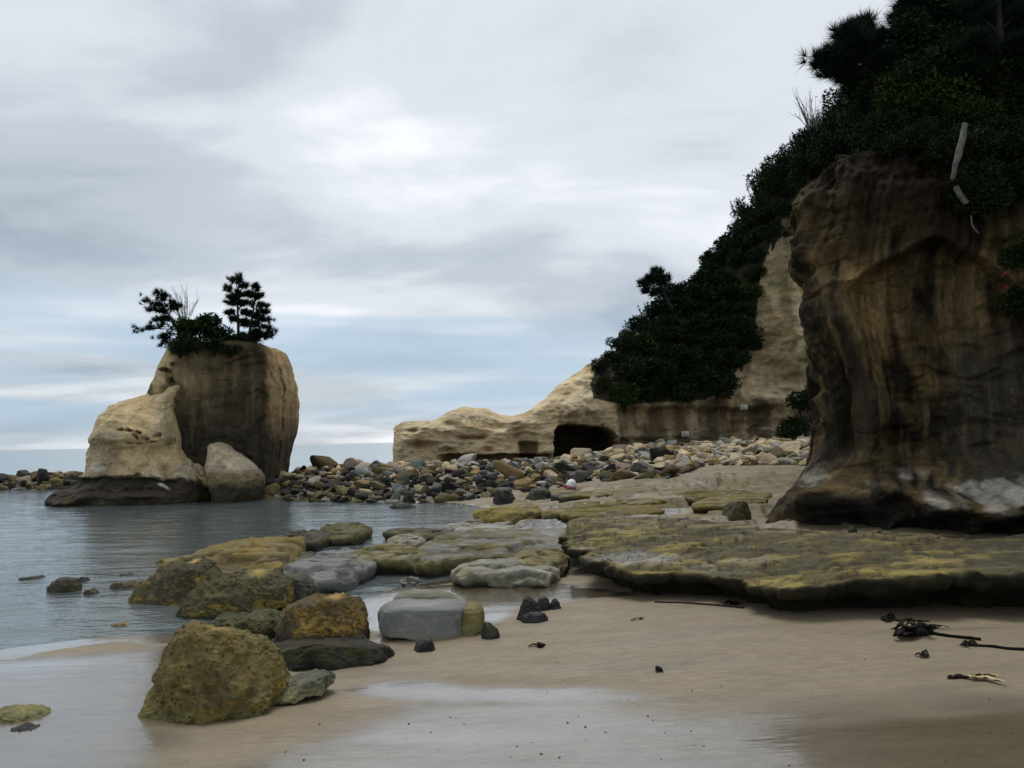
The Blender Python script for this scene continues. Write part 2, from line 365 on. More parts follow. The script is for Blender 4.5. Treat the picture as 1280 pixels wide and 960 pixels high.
rockgap = soft([(330, 700), (400, 665), (480, 655), (560, 645), (700, 640), (735, 690), (745, 715), (690, 712), (620, 716), (560, 708), (480, 714), (400, 725)], .4); gcol = mixc(gcol, [0.05, 0.045, 0.03], .85 * rockgap * ss(-.3, .1, nn + .3)); far_rub = ss(28, 34, gy); gcol = mixc(gcol, [0.16, 0.14, 0.095], 0.6 * far_rub); gcol = mixc(gcol, [0.05, 0.045, 0.03], .95 * ss(-1.0, -3.0, gx) * ss(26, 28, gy))
gme = mesh('beach', GV, gridfaces(len(ys), len(xs)), M_SAND, np.concatenate([gcol, np.clip(wet, 0, 1)[:, None]], 1))
tag(obj('beach', gme), kind='structure')

# sea
sx = np.concatenate([-26 - np.geomspace(0.2, 9000, 60)[::-1], np.linspace(-26, 4, 330), 4 + np.geomspace(0.2, 9000, 45)])
sy = [-200, -60, -20, -5, 3.0]; y = 5.0
while y < 42: sy.append(y); y *= 1.0062
sy = np.array(sy + list(42 + np.geomspace(0.4, 12000, 70)))
SX, SY = np.meshgrid(sx, sy); sxv, syv = SX.ravel(), SY.ravel()
inr = (sxv > -45) & (sxv < 45) & (syv > 2) & (syv < 60)
dep = np.full(len(sxv), 2.0); dep[inr] = -ground(sxv[inr], syv[inr])
amp = 0.022 * ss(0.0, 0.5, dep) + 0.004
P3 = np.stack([sxv * 0.7, syv * 1.5, np.zeros(len(sxv))], 1)
szv = amp * (fbm(P3, 3) * inr) + inr * 0.018 * np.exp(-((dep - 0.035 - 0.012 * fbm(P3 * 0.8 + 5, 2)) / 0.016) ** 2) * (sxv < -2.5) + inr * 0.014 * np.exp(-((dep - 0.09 - 0.02 * fbm(P3 * 0.8 + 9, 2)) / 0.02) ** 2) * (sxv < -3)
szv = np.where((sxv > 6) & inr, -0.3, szv)
sme = mesh('sea', np.stack([sxv, syv, szv], 1), gridfaces(len(sy), len(sx)), M_SEA)
tag(obj('sea', sme), kind='structure')

# ---------------------------------------------------------------- near cliff
plan = np.array([(11, 30, .3), (8.6, 23, .5), (7.1, 19, .7), (6.25, 17, .8), (5.68, 15.6, .8), (5.46, 15.0, .8), (5.75, 14.55, .9), (6.4, 14.35, 1.3), (7.2, 14.1, 1.65), (8.2, 13.85, 1.8), (9.4, 13.3, 1.9), (11, 12.4, 1.9), (13.5, 10.5, 1.8), (17, 8, 1.5)])
pl = interp_rows(plan, 620)
# cluster columns on the part that faces the camera
d = np.concatenate([[0], np.cumsum(np.linalg.norm(np.diff(pl[:, :2], axis=0), axis=1) * np.where((pl[1:, 1] < 20) & (pl[1:, 0] < 10), 3.2, 1))])
pl = np.stack([np.interp(np.linspace(0, d[-1], 620), d, pl[:, k]) for k in range(3)], 1)
tg = np.gradient(pl[:, :2], axis=0); tg /= np.linalg.norm(tg, axis=1)[:, None]; nrm = np.stack([tg[:, 1], -tg[:, 0]], 1)
for _ in range(14): nrm[1:-1] = (nrm[:-2] + nrm[1:-1] * 2 + nrm[2:]) / 4
nrm /= np.linalg.norm(nrm, axis=1)[:, None]
zr = np.concatenate([np.linspace(-0.2, 2.2, 110), np.linspace(2.2, 8.0, 240)[1:], np.linspace(8.0, 15, 60)[1:]])
nR, nC = len(zr), len(pl)
Z = np.repeat(zr, nC); BX = np.tile(pl[:, 0], nR); BY = np.tile(pl[:, 1], nR); TOE = np.tile(pl[:, 2], nR); NX = np.tile(nrm[:, 0], nR); NY = np.tile(nrm[:, 1], nR)
ARC = np.tile(np.concatenate([[0], np.cumsum(np.linalg.norm(np.diff(pl[:, :2], axis=0), axis=1))]), nR)
A = 640 + 1050 * BX / BY                        # bearing of the plan point, used as a coordinate along the face
front_ = ss(15.9, 15.2, BY)                      # faces the beach (1) or the flank (0)
P = np.stack([ARC, Z * 0.0, Z], 1)
warp = fbm(P * [0.6, 1, 0.35] + 3, 3)
o_ = np.zeros(len(Z))
lt = 1.08 + 0.55 * fbm(P * [0.8, 0, 0] + 21, 3) - 0.45 * ss(0.5, 0.0, front_)             # height of the ledge top
und = 0.22 * ss(0.55, 0.85, Z) * ss(lt + 0.05, lt - 0.15, Z)                                # bulging ledge lip
ledm = front_ * ss(1012, 1050, A)
o_ += ledm * TOE * (0.70 * ss(lt + 0.10, lt - 0.10, Z) + 0.30 * ss(2.0, lt - 0.1, Z) ** 1.3) + (1 - ledm) * (TOE + .38) * np.clip((2.9 - Z) / 2.5, 0, 1.15) ** 2.2 + und * ledm - 0.30 * ss(0.75, 0.3, Z) * ledm
o_ += ledm * ss(lt + .4, lt - .3, Z) * (0.75 * fbm(P * [1.5, 0, 1.1] + 31, 4) + 0.28 * ridged(P * [1.6, 0, 2.0] + 44, 4))               # separate knuckles of the ledge
ARCS = ARC - 0.0145 * np.interp(Z, [0, .4, 1.0, 1.6, 2.4, 3.2, 4.2, 5.0, 6.0, 7.5, 9], [-55, -42, -12, 5, 11, 5, -9, -4, 12, 40, 60]) * ss(1330, 1120, A)
fl = ridged(np.stack([ARCS * 1.15 + 0.85 * warp, Z * 0, Z * 0.09], 1), 3)                     # flutes
fl2 = ridged(np.stack([ARCS * 3.2 + 0.8 * warp, Z * 0, Z * 0.16 + 7], 1), 2)
upz = ss(1.3, 2.6, Z)
o_ += upz * (0.13 * fl + 0.09 * fl2 + 0.035 * ridged(np.stack([ARCS * 7.5 + warp, Z * 0, Z * 0.3 + 7], 1), 2)) - 0.10 + 0.14 * fbm(P * [0.5, 0, 0.45] + 50, 4) + 0.03 * fbm(P * [4, 0, 4], 3)
# the bay to the right of the pillar, under a lip
zc = np.array([1.1, 1.5, 2.0, 2.8, 3.6, 4.4, 4.7]); ac = np.array([1045, 1080, 1096, 1092, 1078, 1062, 1058.0])
crease = np.interp(Z, zc, ac)
archz = np.interp(A, [1040, 1062, 1085, 1120, 1150, 1175, 1200, 1240, 1290, 1400], [4.35, 4.45, 4.75, 4.95, 5.15, 5.25, 5.1, 4.8, 4.2, 3.6]) + 0.05 * fbm(P * [2.2, 0, 0] + 4, 3)
bay = ss(-2, 9, A - crease) * ss(0.03, -0.05, Z - archz) * ss(1.2, 1.8, Z) * front_
o_ -= 0.55 * bay * (1 - 0.5 * ss(1180, 1320, A))
o_ += 0.42 * np.exp(-((A - crease + 6) / 11) ** 2) * ss(1.4, 2.4, Z) * ss(4.9, 4.4, Z) * front_
scoop = np.exp(-((A - 1048) / 34) ** 2) * ss(1.2, 2.0, Z) * ss(3.9, 2.6, Z) * front_; o_ -= 0.70 * scoop
# the head over the left edge
hd = ss(5.0, 5.12, Z + 0.12 * fbm(P * [3, 0, 0], 2)) * ss(7.3, 6.0, Z) * ss(1052, 1022, A); o_ += 0.20 * hd - 0.30 * ss(5.2, 6.6, Z) * ss(1075, 1040, A)
o_ += 0.10 * ss(4.7, 5.3, Z) * ss(7.0, 6.0, Z) * front_ * ss(1040, 1075, A)
o_ -= 1.0 * ss(6.2, 7.6, Z) + (0.62 + 0.5 * (1 - front_)) * np.maximum(Z - 7.4, 0) + 0.5 * ss(4.2, 8, Z) * ss(1180, 1330, A)
o_ += (0.25 * fbm(P * [0.8, 0, 0.8] + 70, 4)) * ss(5.8, 7, Z)
kz = 0.10 + 0.90 * ss(1075, 1205, A) * front_
Zc = np.where(Z > 7.0, 7.0 + (Z - 7.0) * kz, Z); zcap = np.interp(A, [900, 1050, 1090, 1130, 1170, 1215, 1300], [7.3, 7.5, 7.9, 8.4, 9.3, 11, 15]); Zc = np.where(Zc > zcap - .5, zcap - .5 + .5 * (1 - np.exp(-np.maximum(Zc - zcap + .5, 0) / .5)), Zc)
o_ += ss(5.6, 6.6, Z) * (0.30 * ridged(P * [1.1, 0, 1.0] + 12, 4) + 0.12 * fbm(P * [4, 0, 4] + 3, 3)) + 0.17 * ridged(P * [0.9, 0, 1.3] + 120 + 0.5 * warp[:, None], 4) * ss(1.2, 2.2, Z) - 0.09 * ss(.62, .86, ridged(P * [.45, 0, 1.1] + 220 + .6 * warp[:, None], 3)) + 0.035 * ridged(P * [3.5, 0, 3.0] + 140, 3)
CV = np.stack([BX + NX * o_, BY + NY * o_, Zc], 1); CV += 0.05 * np.stack([fbm(CV * 2.1, 3), fbm(CV * 2.1 + 9, 3), 0.6 * fbm(CV * 2.1 + 19, 3)], 1)
# rock colours with ridge highlights painted in: ochre sandstone, run-off stains, crust on the ledge, tide-blackened foot
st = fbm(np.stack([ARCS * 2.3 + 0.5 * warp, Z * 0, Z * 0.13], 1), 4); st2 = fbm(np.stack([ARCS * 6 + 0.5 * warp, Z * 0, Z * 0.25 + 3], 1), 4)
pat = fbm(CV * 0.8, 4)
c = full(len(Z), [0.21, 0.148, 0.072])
c = mixc(c, [0.42, 0.295, 0.13], np.clip(ss(-0.05, 0.5, pat + 0.3 * st2) * 0.7 + 0.6 * ss(.25, .75, fl2) * ss(.1, .6, fl), 0, 1))  # brighter ochre along flute ridges: light they would catch, put into the colour
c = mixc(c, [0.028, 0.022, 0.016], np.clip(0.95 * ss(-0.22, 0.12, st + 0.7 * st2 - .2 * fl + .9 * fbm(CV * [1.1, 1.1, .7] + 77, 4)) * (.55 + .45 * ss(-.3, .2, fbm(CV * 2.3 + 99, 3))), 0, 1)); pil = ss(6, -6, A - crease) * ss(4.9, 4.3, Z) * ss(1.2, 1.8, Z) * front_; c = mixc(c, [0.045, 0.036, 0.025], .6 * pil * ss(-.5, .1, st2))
c = mixc(c, [0.62, 0.43, 0.19], 0.92 * ss(0, 10, A - crease) * ss(75, 30, A - crease + 20 * pat) * ss(3.1, 3.8, Z + .4 * pat) * ss(5.0, 4.6, Z) * ss(0.35, -0.1, st2) * front_)
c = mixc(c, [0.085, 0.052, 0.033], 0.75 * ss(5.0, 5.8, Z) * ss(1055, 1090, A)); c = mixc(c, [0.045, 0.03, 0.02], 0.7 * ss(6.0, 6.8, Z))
c = mixc(c, [0.105, 0.098, 0.075], 0.8 * ss(1170, 1215, A) * ss(4.2, 3.0, Z) * ss(-0.6, 0.2, pat + 0.3))
c = mixc(c, [0.09, 0.085, 0.065], 0.6 * scoop)
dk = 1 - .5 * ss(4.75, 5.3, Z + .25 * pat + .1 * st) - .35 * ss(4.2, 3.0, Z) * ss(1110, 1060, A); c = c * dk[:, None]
crust = ss(lt - 0.28, lt - 0.05, Z) * ss(lt + 0.55, lt + 0.12, Z) * ss(-0.05, 0.25, fbm(P * [1.6, 0, 2.4] + 90, 4)) * front_
foot = ss(lt - 0.05, lt - 0.30, Z + 0.12 * pat) * (.25 + .75 * ledm)
c = mixc(c, [0.028, 0.026, 0.022], 0.93 * foot * (0.35 + 0.65 * front_)); c = mixc(c, [0.55, 0.52, 0.46], 0.85 * crust)
c = mixc(c, [0.030, 0.028, 0.016], ss(6.9, 7.8, Z + 0.5 * pat) * 0.9)
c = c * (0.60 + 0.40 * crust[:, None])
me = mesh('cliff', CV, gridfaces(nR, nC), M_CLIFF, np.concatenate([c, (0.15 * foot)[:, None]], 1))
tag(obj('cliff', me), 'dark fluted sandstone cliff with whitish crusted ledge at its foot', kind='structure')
CLIFF_V = CV; CLIFF_A = A

# ---------------------------------------------------------------- headland behind (low rock, cave, wooded slope, pale wall)
sk = np.array([(488, 540), (495, 530), (503, 527), (530, 526), (545, 525), (562, 514), (578, 508), (608, 510), (625, 519), (640, 520), (655, 515), (680, 498), (700, 478), (730, 456), (760, 438), (800, 415), (815, 398), (835, 368), (870, 330), (910, 282), (950, 232), (985, 195), (1020, 160), (1060, 120), (1110, 70), (1200, 0)], float)
pxs = np.concatenate([np.linspace(491, 800, 300), np.linspace(800, 1130, 170)[1:]])
skp = np.interp(pxs, sk[:, 0], sk[:, 1]); yb = np.interp(pxs, [488, 500, 560, 700, 800, 900, 1000, 1130], [39.0, 38.6, 39.0, 40.5, 42.5, 44, 44.5, 45])
lean = np.interp(pxs, [488, 620, 700, 800, 900, 940, 985, 1130], [.5, .7, .9, .85, .75, .55, .28, .25])
z0 = np.interp(pxs, [488, 600, 800, 1000, 1130], [0.2, .6, 1.0, 1.4, 1.5])
ztop = np.array([W(a_, b_, y_ + 1.2)[2] for a_, b_, y_ in zip(pxs, skp, yb)])
zl = np.interp(pxs, [488, 620, 700, 770, 800, 1000, 1130], [2.4, 2.6, 3.1, 3.6, 3.5, 3.6, 3.6])
nT = 230; tt = np.linspace(0, 1, nT); nP = len(pxs)
# rows: wall foot -> wall top -> slope -> crest; then over the back
ZZ = z0[None] + (ztop - z0)[None] * (tt ** 1.15)[:, None]
back_ = np.maximum(ZZ - np.minimum(zl, ztop - 0.5)[None], 0) * lean[None]
crest_ = np.maximum(tt[:, None] - 0.86, 0) / 0.14
YB = yb[None] + back_ + 0.9 * crest_ ** 2 * np.ones((1, nP)) + 0.25 * (ss(490, 515, pxs) < 0.5)[None] * 0
YB = YB + 1.4 * (1 - ss(488, 512, pxs))[None] ** 2
XB = (pxs[None] - 640) / FPX * YB
# back side rows
back = []
for k, (dy, fz) in enumerate([(0.5, .96), (1.4, .8), (2.6, .5), (4, -.2)]):
    back.append((XB[-1], YB[-1] + dy, z0 + (ztop - z0) * fz))
XB = np.concatenate([XB] + [b_[0][None] for b_ in back]); YB = np.concatenate([YB] + [b_[1][None] for b_ in back]); ZZ = np.concatenate([ZZ] + [b_[2][None] for b_ in back])
nT2 = len(XB); PXg = np.tile(pxs, nT2); Vb = np.stack([XB.ravel(), YB.ravel(), ZZ.ravel()], 1); isb = np.repeat(np.arange(nT2) >= nT, nP)
fpx, fpy = proj(Vb)
low_ = ss(720, 640, PXg)
q = Vb.copy()
n_a = fbm(q * [0.35, 0.2, 0.6], 4); strata = ridged(q * [0.12, 0.1, 1.7] + 0.3 * n_a[:, None], 3); n_f = fbm(q * 1.3, 4)
push = 0.65 * n_a + 0.13 * strata + 0.28 * n_f + 0.18 * ridged(q * [.9, .5, 1.4] + 18, 4) + 0.35 * ridged(q * [0.5, .3, .45] + 8, 3) * (1 - low_)
# notch under the low rock and along the wall foot, and the cave
notch = ss(545, 560, PXg) * ss(690, 680, PXg) * ss(566.5, 569, fpy + 4 * n_f) * 0.9 + ss(645, 650, PXg) * ss(672, 667, PXg) * ss(551, 555, fpy) * 0.7
wallc = ss(768, 775, PXg) * ss(1000, 960, PXg) * ss(505, 515, fpy + 8 * n_f) * 0.8
cv_ = np.maximum(np.abs((PXg - 730) / 38.5) ** 3.0, 0) + np.abs((np.minimum(fpy, 549) - 549) / (16.5 - 3.5 * ((PXg - 730) / 38))) ** 2.4
cave = ss(1.12, 0.9, cv_ + 0.6 * n_f) * (~isb)
push -= notch + wallc + 4.2 * cave
for hx, hy, hr, hd_ in [(514, 538, 5, .5), (523, 557, 8, .5), (585, 532, 7, -.35), (583, 547, 3, .3), (600, 546, 4, .5), (590, 546, 4, .5), (575, 546, 4, .4), (625, 532, 7, .5), (565, 530, 4, .3), (560, 562, 4, .4), (610, 562, 4, .3), (535, 525, 3, -.3), (645, 530, 4, .3), (645, 538, 4, .3), (645, 545, 4, .3), (660, 540, 5, -.2)]:
    push -= hd_ * np.exp(-(((fpx - hx) / (hr * 1.5)) ** 2 + ((fpy - hy) / (hr * 0.65)) ** 2)) * (~isb)
Vb[:, 1] -= push * np.where(isb, 0.3, 1.0); Vb[:, 0] += 0.08 * n_f
Vb[:, 2] += np.where(isb, 0, 0.12 * fbm(q * [0.9, 0.9, 0.9] + 4, 3)) * ss(0, 1, (Vb[:, 2] - 1.5))
pat = fbm(Vb * [0.5, 0.5, 1.0] + 5, 4); ver = fbm(Vb * [1.2, 0.3, 0.2] + 2, 4)
c = full(len(Vb), [0.50, 0.385, 0.225]); c = mixc(c, [0.36, 0.255, 0.145], 0.7 * ss(-0.05, 0.45, pat)); c = mixc(c, [0.58, 0.49, 0.33], 0.6 * ss(0.0, 0.5, strata * 0.6 + n_f))
veg_poly = [(738, 480), (750, 450), (775, 432), (800, 420), (822, 385), (845, 350), (880, 310), (920, 262), (950, 215), (1000, 150), (1060, 90), (1100, 60), (1100, 150), (1040, 200), (1005, 232), (985, 262), (965, 300), (950, 345), (945, 400), (930, 450), (905, 488), (880, 500), (840, 502), (800, 505), (765, 503), (742, 498)]
fpx2, fpy2 = proj(Vb)
vg = inpoly(fpx2, fpy2, veg_poly) & (~isb)
c = mixc(c, [0.085, 0.060, 0.034], 0.93 * ss(765, 785, PXg) * ss(492, 505, fpy + 14 * n_f) * ss(0.7, -0.1, ver))  # brown rock stain plus shade of the overhanging shrubs, both in the colour
c = mixc(c, [0.20, 0.145, 0.075], 0.9 * ss(905, 935, PXg) * ss(-0.4, 0.2, ver + 0.4 * n_f) * ss(500, 470, fpy)); c = mixc(c, [0.22, 0.19, 0.12], 0.7 * ss(935, 950, PXg) * ss(330, 300, fpy)); c = mixc(c, [0.10, 0.10, 0.045], 0.8 * ss(930, 950, PXg) * ss(0.0, 0.35, n_a + 0.5 * n_f) * ss(500, 440, fpy))
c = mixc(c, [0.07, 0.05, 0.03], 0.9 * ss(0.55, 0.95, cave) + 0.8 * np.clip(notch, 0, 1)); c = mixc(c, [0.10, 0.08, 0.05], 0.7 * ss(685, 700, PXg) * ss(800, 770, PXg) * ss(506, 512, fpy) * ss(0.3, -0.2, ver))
c = mixc(c, [0.45, 0.40, 0.30], 0.8 * ss(0.1, 0.3, fbm(Vb * [0.6, 1, 1.5] + 60, 3)) * ss(3, 1, np.abs(fpy - 535)) * ss(850, 880, PXg))
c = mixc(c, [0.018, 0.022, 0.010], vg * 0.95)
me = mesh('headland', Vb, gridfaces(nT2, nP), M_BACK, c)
tag(obj('headland', me), 'pale sandstone headland with a cave and wooded slope behind the rubble', kind='structure')
HEAD_V = Vb[~isb]

# ---------------------------------------------------------------- lofted rocks
def loft(rows, nu=120, nv=90, n=2.6, amp=0.05, freq=1.0, strat=0.0, seed=0, ridge=0.0):
    """rows: (z, xleft, xright, yfront, yback) from top to bottom -> vertices, faces, (phi, t)"""
    R = interp_rows(rows, nv); ph = np.linspace(0, 2 * math.pi, nu, endpoint=False)
    ph = ph + 0.35 * np.sin(ph) * 0 
    cx = (R[:, 1] + R[:, 2]) / 2; rx = (R[:, 2] - R[:, 1]) / 2; cy = (R[:, 3] + R[:, 4]) / 2; ry = (R[:, 4] - R[:, 3]) / 2
    cs = np.sign(np.cos(ph)) * np.abs(np.cos(ph)) ** (2 / n); sn = np.sign(np.sin(ph)) * np.abs(np.sin(ph)) ** (2 / n)
    X = cx[:, None] + rx[:, None] * cs[None]; Y = cy[:, None] + ry[:, None] * sn[None]; Zv = np.repeat(R[:, 0:1], nu, 1)
    V = np.stack([X.ravel(), Y.ravel(), Zv.ravel()], 1)
    top = np.array([[cx[0], cy[0], R[0, 0] + 0.01]]); 
    V = np.concatenate([V, top]); F = gridfaces(nv, nu, True)
    cap = np.array([[nv * nu, (j + 2) % nu, (j + 1) % nu, j] for j in range(0, nu, 2)])
    C = np.stack([np.append(np.repeat(cx, nu), cx[0]), np.append(np.repeat(cy, nu), cy[0])], 1)
    dv = V[:, :2] - C; ln = np.linalg.norm(dv, axis=1)[:, None] + 1e-6; dv = dv / ln
    q = V * freq + seed * 13.7
    a = amp * fbm(q, 5) + strat * ridged(q * [0.3, 0.3, 3.0], 2) + ridge * ridged(q * [1.5, 1.5, 0.5], 3)
    a = a * np.clip(ln[:, 0] / (amp + abs(strat) + abs(ridge) + 1e-6), 0, 1)
    V[:, :2] += dv * a[:, None]; V[:, 2] += 0.6 * amp * fbm(q + 31, 4) * np.append(np.repeat(ss(0, 0.15, np.linspace(1, 0, nv)), nu), 1)
    return V, F, cap
def loft_mesh(name, V, F, cap, mat, col):
    return mesh(name, V, np.concatenate([F, cap]), mat, col)
def rowsW(rows, Y):
    out = []
    for py, xl, xr, yf, yb_ in rows:
        Yc_ = (yf + yb_) / 2; a_ = W(xl, py, Yc_); b_ = W(xr, py, Yc_); out.append(((a_[2] + b_[2]) / 2, a_[0], b_[0], yf, yb_))
    return out
def vnorm(V, F, nu):
    """approximate vertex normals of a wrapped loft"""
    n = np.zeros_like(V); a_ = V[F[:, 0]]; fn = np.cross(V[F[:, 2]] - a_, V[F[:, 3]] - V[F[:, 1]])
    for k in range(4): np.add.at(n, F[:, k], fn)
    n /= np.linalg.norm(n, axis=1)[:, None] + 1e-9
    return n

# ---------------------------------------------------------------- sea stack
stack = tag(obj('sea_stack', None, loc=W(230, 615, 32.0)), 'tall tan sea stack crowned with pines, standing in the water', 'sea stack')
bpy.context.view_layer.update()
def child(name, me, par):
    o = obj(name, me, par); o.matrix_parent_inverse = Matrix.Translation(-Vector(par.location)); return o
# main block
rows = [(432, 250, 300, 32.8, 35.2), (434, 233, 334, 32.0, 36.2), (439, 231, 345, 31.8, 36.4), (455, 229, 352, 31.7, 36.7), (470, 230, 354, 31.6, 36.8), (486, 233, 358, 31.5, 36.9), (510, 237, 359, 31.5, 36.9), (540, 240, 357, 31.6, 36.8), (560, 242, 355, 31.7, 36.6), (580, 244, 350, 31.8, 36.5), (606, 244, 346, 31.9, 36.4)]
V, F, cap = loft(rowsW(rows, 33.5), 300, 200, 5.0, 0.24, 0.45, 0.03, 1, 0.05)
ppx, ppy = proj(V); frontm = V[:, 1] < 33.6
facet = np.exp(-((ppx - 330 - 0.15 * (ppy - 500)) / 5) ** 2) * frontm; V[:, 1] += 0.12 * facet
V[:, 1] -= 0.22 * ss(455, 448, ppy + 0.35 * (ppx - 290)) * ss(238, 250, ppx) * frontm
V[:, 1] += 0.26 * ridged(V * [0.8, 1, 0.5] + 9, 4) * frontm + .10 * ss(.6, .85, ridged(V * [.6, .6, .8] + 19, 2)) * frontm; V[:, 0] += .08 * fbm(V * 1.6 + 3, 4); V[:, 1] += 0.18 * ridged(np.stack([V[:, 0] * 0.9, V[:, 2] * 0.12, V[:, 1] * 0], 1) + 2, 3) * frontm * ss(430, 450, ppy)
ver = fbm(np.stack([V[:, 0] * 1.7, V[:, 1] * .4, V[:, 2] * 0.18], 1), 4); pat = fbm(V * 0.7, 4)
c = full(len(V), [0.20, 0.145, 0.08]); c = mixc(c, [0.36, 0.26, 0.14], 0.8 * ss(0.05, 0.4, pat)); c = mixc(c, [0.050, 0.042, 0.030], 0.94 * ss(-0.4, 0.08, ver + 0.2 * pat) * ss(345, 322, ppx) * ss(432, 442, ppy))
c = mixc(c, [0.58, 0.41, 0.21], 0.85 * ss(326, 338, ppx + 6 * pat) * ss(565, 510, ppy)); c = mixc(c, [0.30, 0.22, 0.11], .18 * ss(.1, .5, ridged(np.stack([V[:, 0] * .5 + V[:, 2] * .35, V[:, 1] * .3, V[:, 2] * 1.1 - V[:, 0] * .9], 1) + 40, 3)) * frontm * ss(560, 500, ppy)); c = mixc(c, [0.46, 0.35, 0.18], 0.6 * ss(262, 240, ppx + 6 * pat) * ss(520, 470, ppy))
c = mixc(c, [0.075, 0.066, 0.048], 0.75 * ss(505, 555, ppy + 20 * pat)); c = mixc(c, [0.05, 0.05, 0.02], 0.9 * ss(446, 436, ppy + 5 * pat) * ss(330, 318, ppx))
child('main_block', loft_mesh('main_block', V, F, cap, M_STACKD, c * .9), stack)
# left shoulder behind the crack
rows = [(434, 228, 246, 32.6, 35.5), (442, 224, 250, 32.3, 35.8), (458, 217, 250, 32.1, 36), (472, 211, 246, 32.0, 36), (488, 205, 242, 31.9, 36), (505, 198, 240, 31.8, 36), (540, 188, 238, 31.8, 36), (610, 180, 238, 31.8, 36)]
V, F, cap = loft(rowsW(rows, 34), 140, 110, 3.0, 0.22, 0.8, 0.04, 2, 0.05)
pat = fbm(V * 1.1, 4); c = full(len(V), [0.52, 0.40, 0.22]); c = mixc(c, [0.12, 0.095, 0.06], 0.8 * ss(0.05, 0.35, pat)); c = mixc(c, [0.05, 0.06, 0.02], 0.7 * ss(0.1, 0.3, fbm(V * 0.9 + 7, 3)))
child('shoulder', loft_mesh('shoulder', V, F, cap, M_STACK, c), stack)
# pale sloping ledge with holes
rows = [(472, 230, 238, 32.0, 33), (482, 220, 238, 31.8, 33.6), (489, 202, 237, 31.6, 34), (496, 184, 236, 31.4, 34.6), (503, 160, 235, 31.2, 34.8), (509, 144, 234, 31.0, 35), (517, 137, 233, 30.7, 35), (530, 132, 232, 30.35, 35), (541, 128, 234, 30.15, 35), (547, 126, 236, 30.12, 35), (553, 126, 237, 30.32, 35), (562, 124, 240, 30.45, 35), (575, 121, 250, 30.35, 35), (588, 117, 262, 30.2, 35), (598, 108, 268, 29.9, 35), (606, 95, 273, 29.6, 35), (615, 82, 276, 29.3, 35), (624, 77, 277, 29.15, 35), (634, 77, 277, 29.3, 35), (642, 80, 275, 29.4, 35)]
V, F, cap = loft(rowsW(rows, 31.6), 420, 260, 2.7, 0.30, 0.55, 0.05, 3, 0.0)
ppx, ppy = proj(V); fm = V[:, 1] < 32.5
def pit(V, cx, cy, rx_, ry_, dz, dy):
    k = np.exp(-(((ppx - cx) / rx_) ** 2 + ((ppy - cy) / ry_) ** 2) ** 2) * fm; V[:, 2] -= 1.3 * dz * k; V[:, 1] += 1.5 * dy * k; return k
hol = np.zeros(len(V))
for hx, hy, rx_, ry_ in [(149, 536, 4, 2), (159, 537.5, 5, 2.2), (172, 537.5, 4.5, 2), (168, 544, 4, 2), (181, 544.5, 4.5, 2), (195, 542, 5.5, 2.5), (212, 547, 7, 4), (208, 552, 5, 2), (172, 553, 2.5, 1.4), (160, 551, 4, 1.2), (188, 549, 3, 1)]:
    hol += pit(V, hx, hy, rx_, ry_, 0.06, 0.22)
V[:, 2] += .22 * fbm(V * [0.5, 0.5, 0.12] + 3, 3) * ss(470, 500, ppy) * ss(640, 600, ppy); V[:, 1] += 0.22 * ridged(V * [0.8, 0.8, 0.7] + 5, 4) * fm * ss(546, 556, ppy) + 0.14 * ridged(V * [1.1, 1, 2.0] + 15, 4) * fm; V[:, 2] -= 0.10 * ss(.2, .7, ridged(V * [1.2, 1.2, 2] + 25, 3)) * fm * ss(600, 590, ppy); V[:, 0] += .10 * fbm(V * 1.8 + 3, 4)
V[:, 1] += 0.35 * ss(598, 604, ppy + 3 * fbm(V * 0.8, 3)) * ss(620, 612, ppy) * fm * ss(240, 200, ppx)
V[:, 1] -= .30 * ridged(V * [.7, .7, 1.6] + 55, 4) * fm * ss(596, 606, ppy) * ss(640, 628, ppy); pat = fbm(V * 0.8, 4); fin = fbm(V * 2.4, 3)
c = full(len(V), [0.64, 0.49, 0.27]); c = mixc(c, [0.72, 0.61, 0.40], 0.7 * ss(0.0, 0.4, pat) * ss(575, 540, ppy)); c = mixc(c, [0.36, 0.26, 0.15], 0.7 * ss(-0.05, 0.4, fin) * ss(545, 552, ppy)); c = mixc(c, [0.30, 0.25, 0.17], 0.6 * ss(160, 128, ppx) * ss(535, 545, ppy))
c = mixc(c, [0.66, 0.60, 0.47], 0.7 * ss(0.1, 0.3, fbm(V * [1.2, 1.2, 2.2] + 9, 3)) * ss(570, 580, ppy)); tide = ss(592, 600, ppy + 9 * pat - 0.06 * (ppx - 180)); tide = ss(592, 600, ppy + 14 * pat + 7 * fin - ss(210, 262, ppx) * 12)
c = mixc(c, [0.014, 0.012, 0.008], 0.96 * tide); c = mixc(c, [0.09, 0.07, 0.025], 0.5 * tide * ss(0, 0.4, fin)); c = mixc(c, [0.55, 0.52, 0.46], 0.9 * ss(0.55, 0.9, np.exp(-(((ppx - 200 - 6 * fin) / 14) ** 2 + ((ppy - 607 - 0.25 * (ppx - 195) - 6 * pat) / 3.5) ** 2))) * fm)
c = mixc(c, [0.20, 0.15, 0.09], 0.7 * np.clip(hol, 0, 1))
child('pale_ledge', loft_mesh('pale_ledge', V, F, cap, M_STACK, np.concatenate([c, 0.15 * tide[:, None]], 1)), stack)

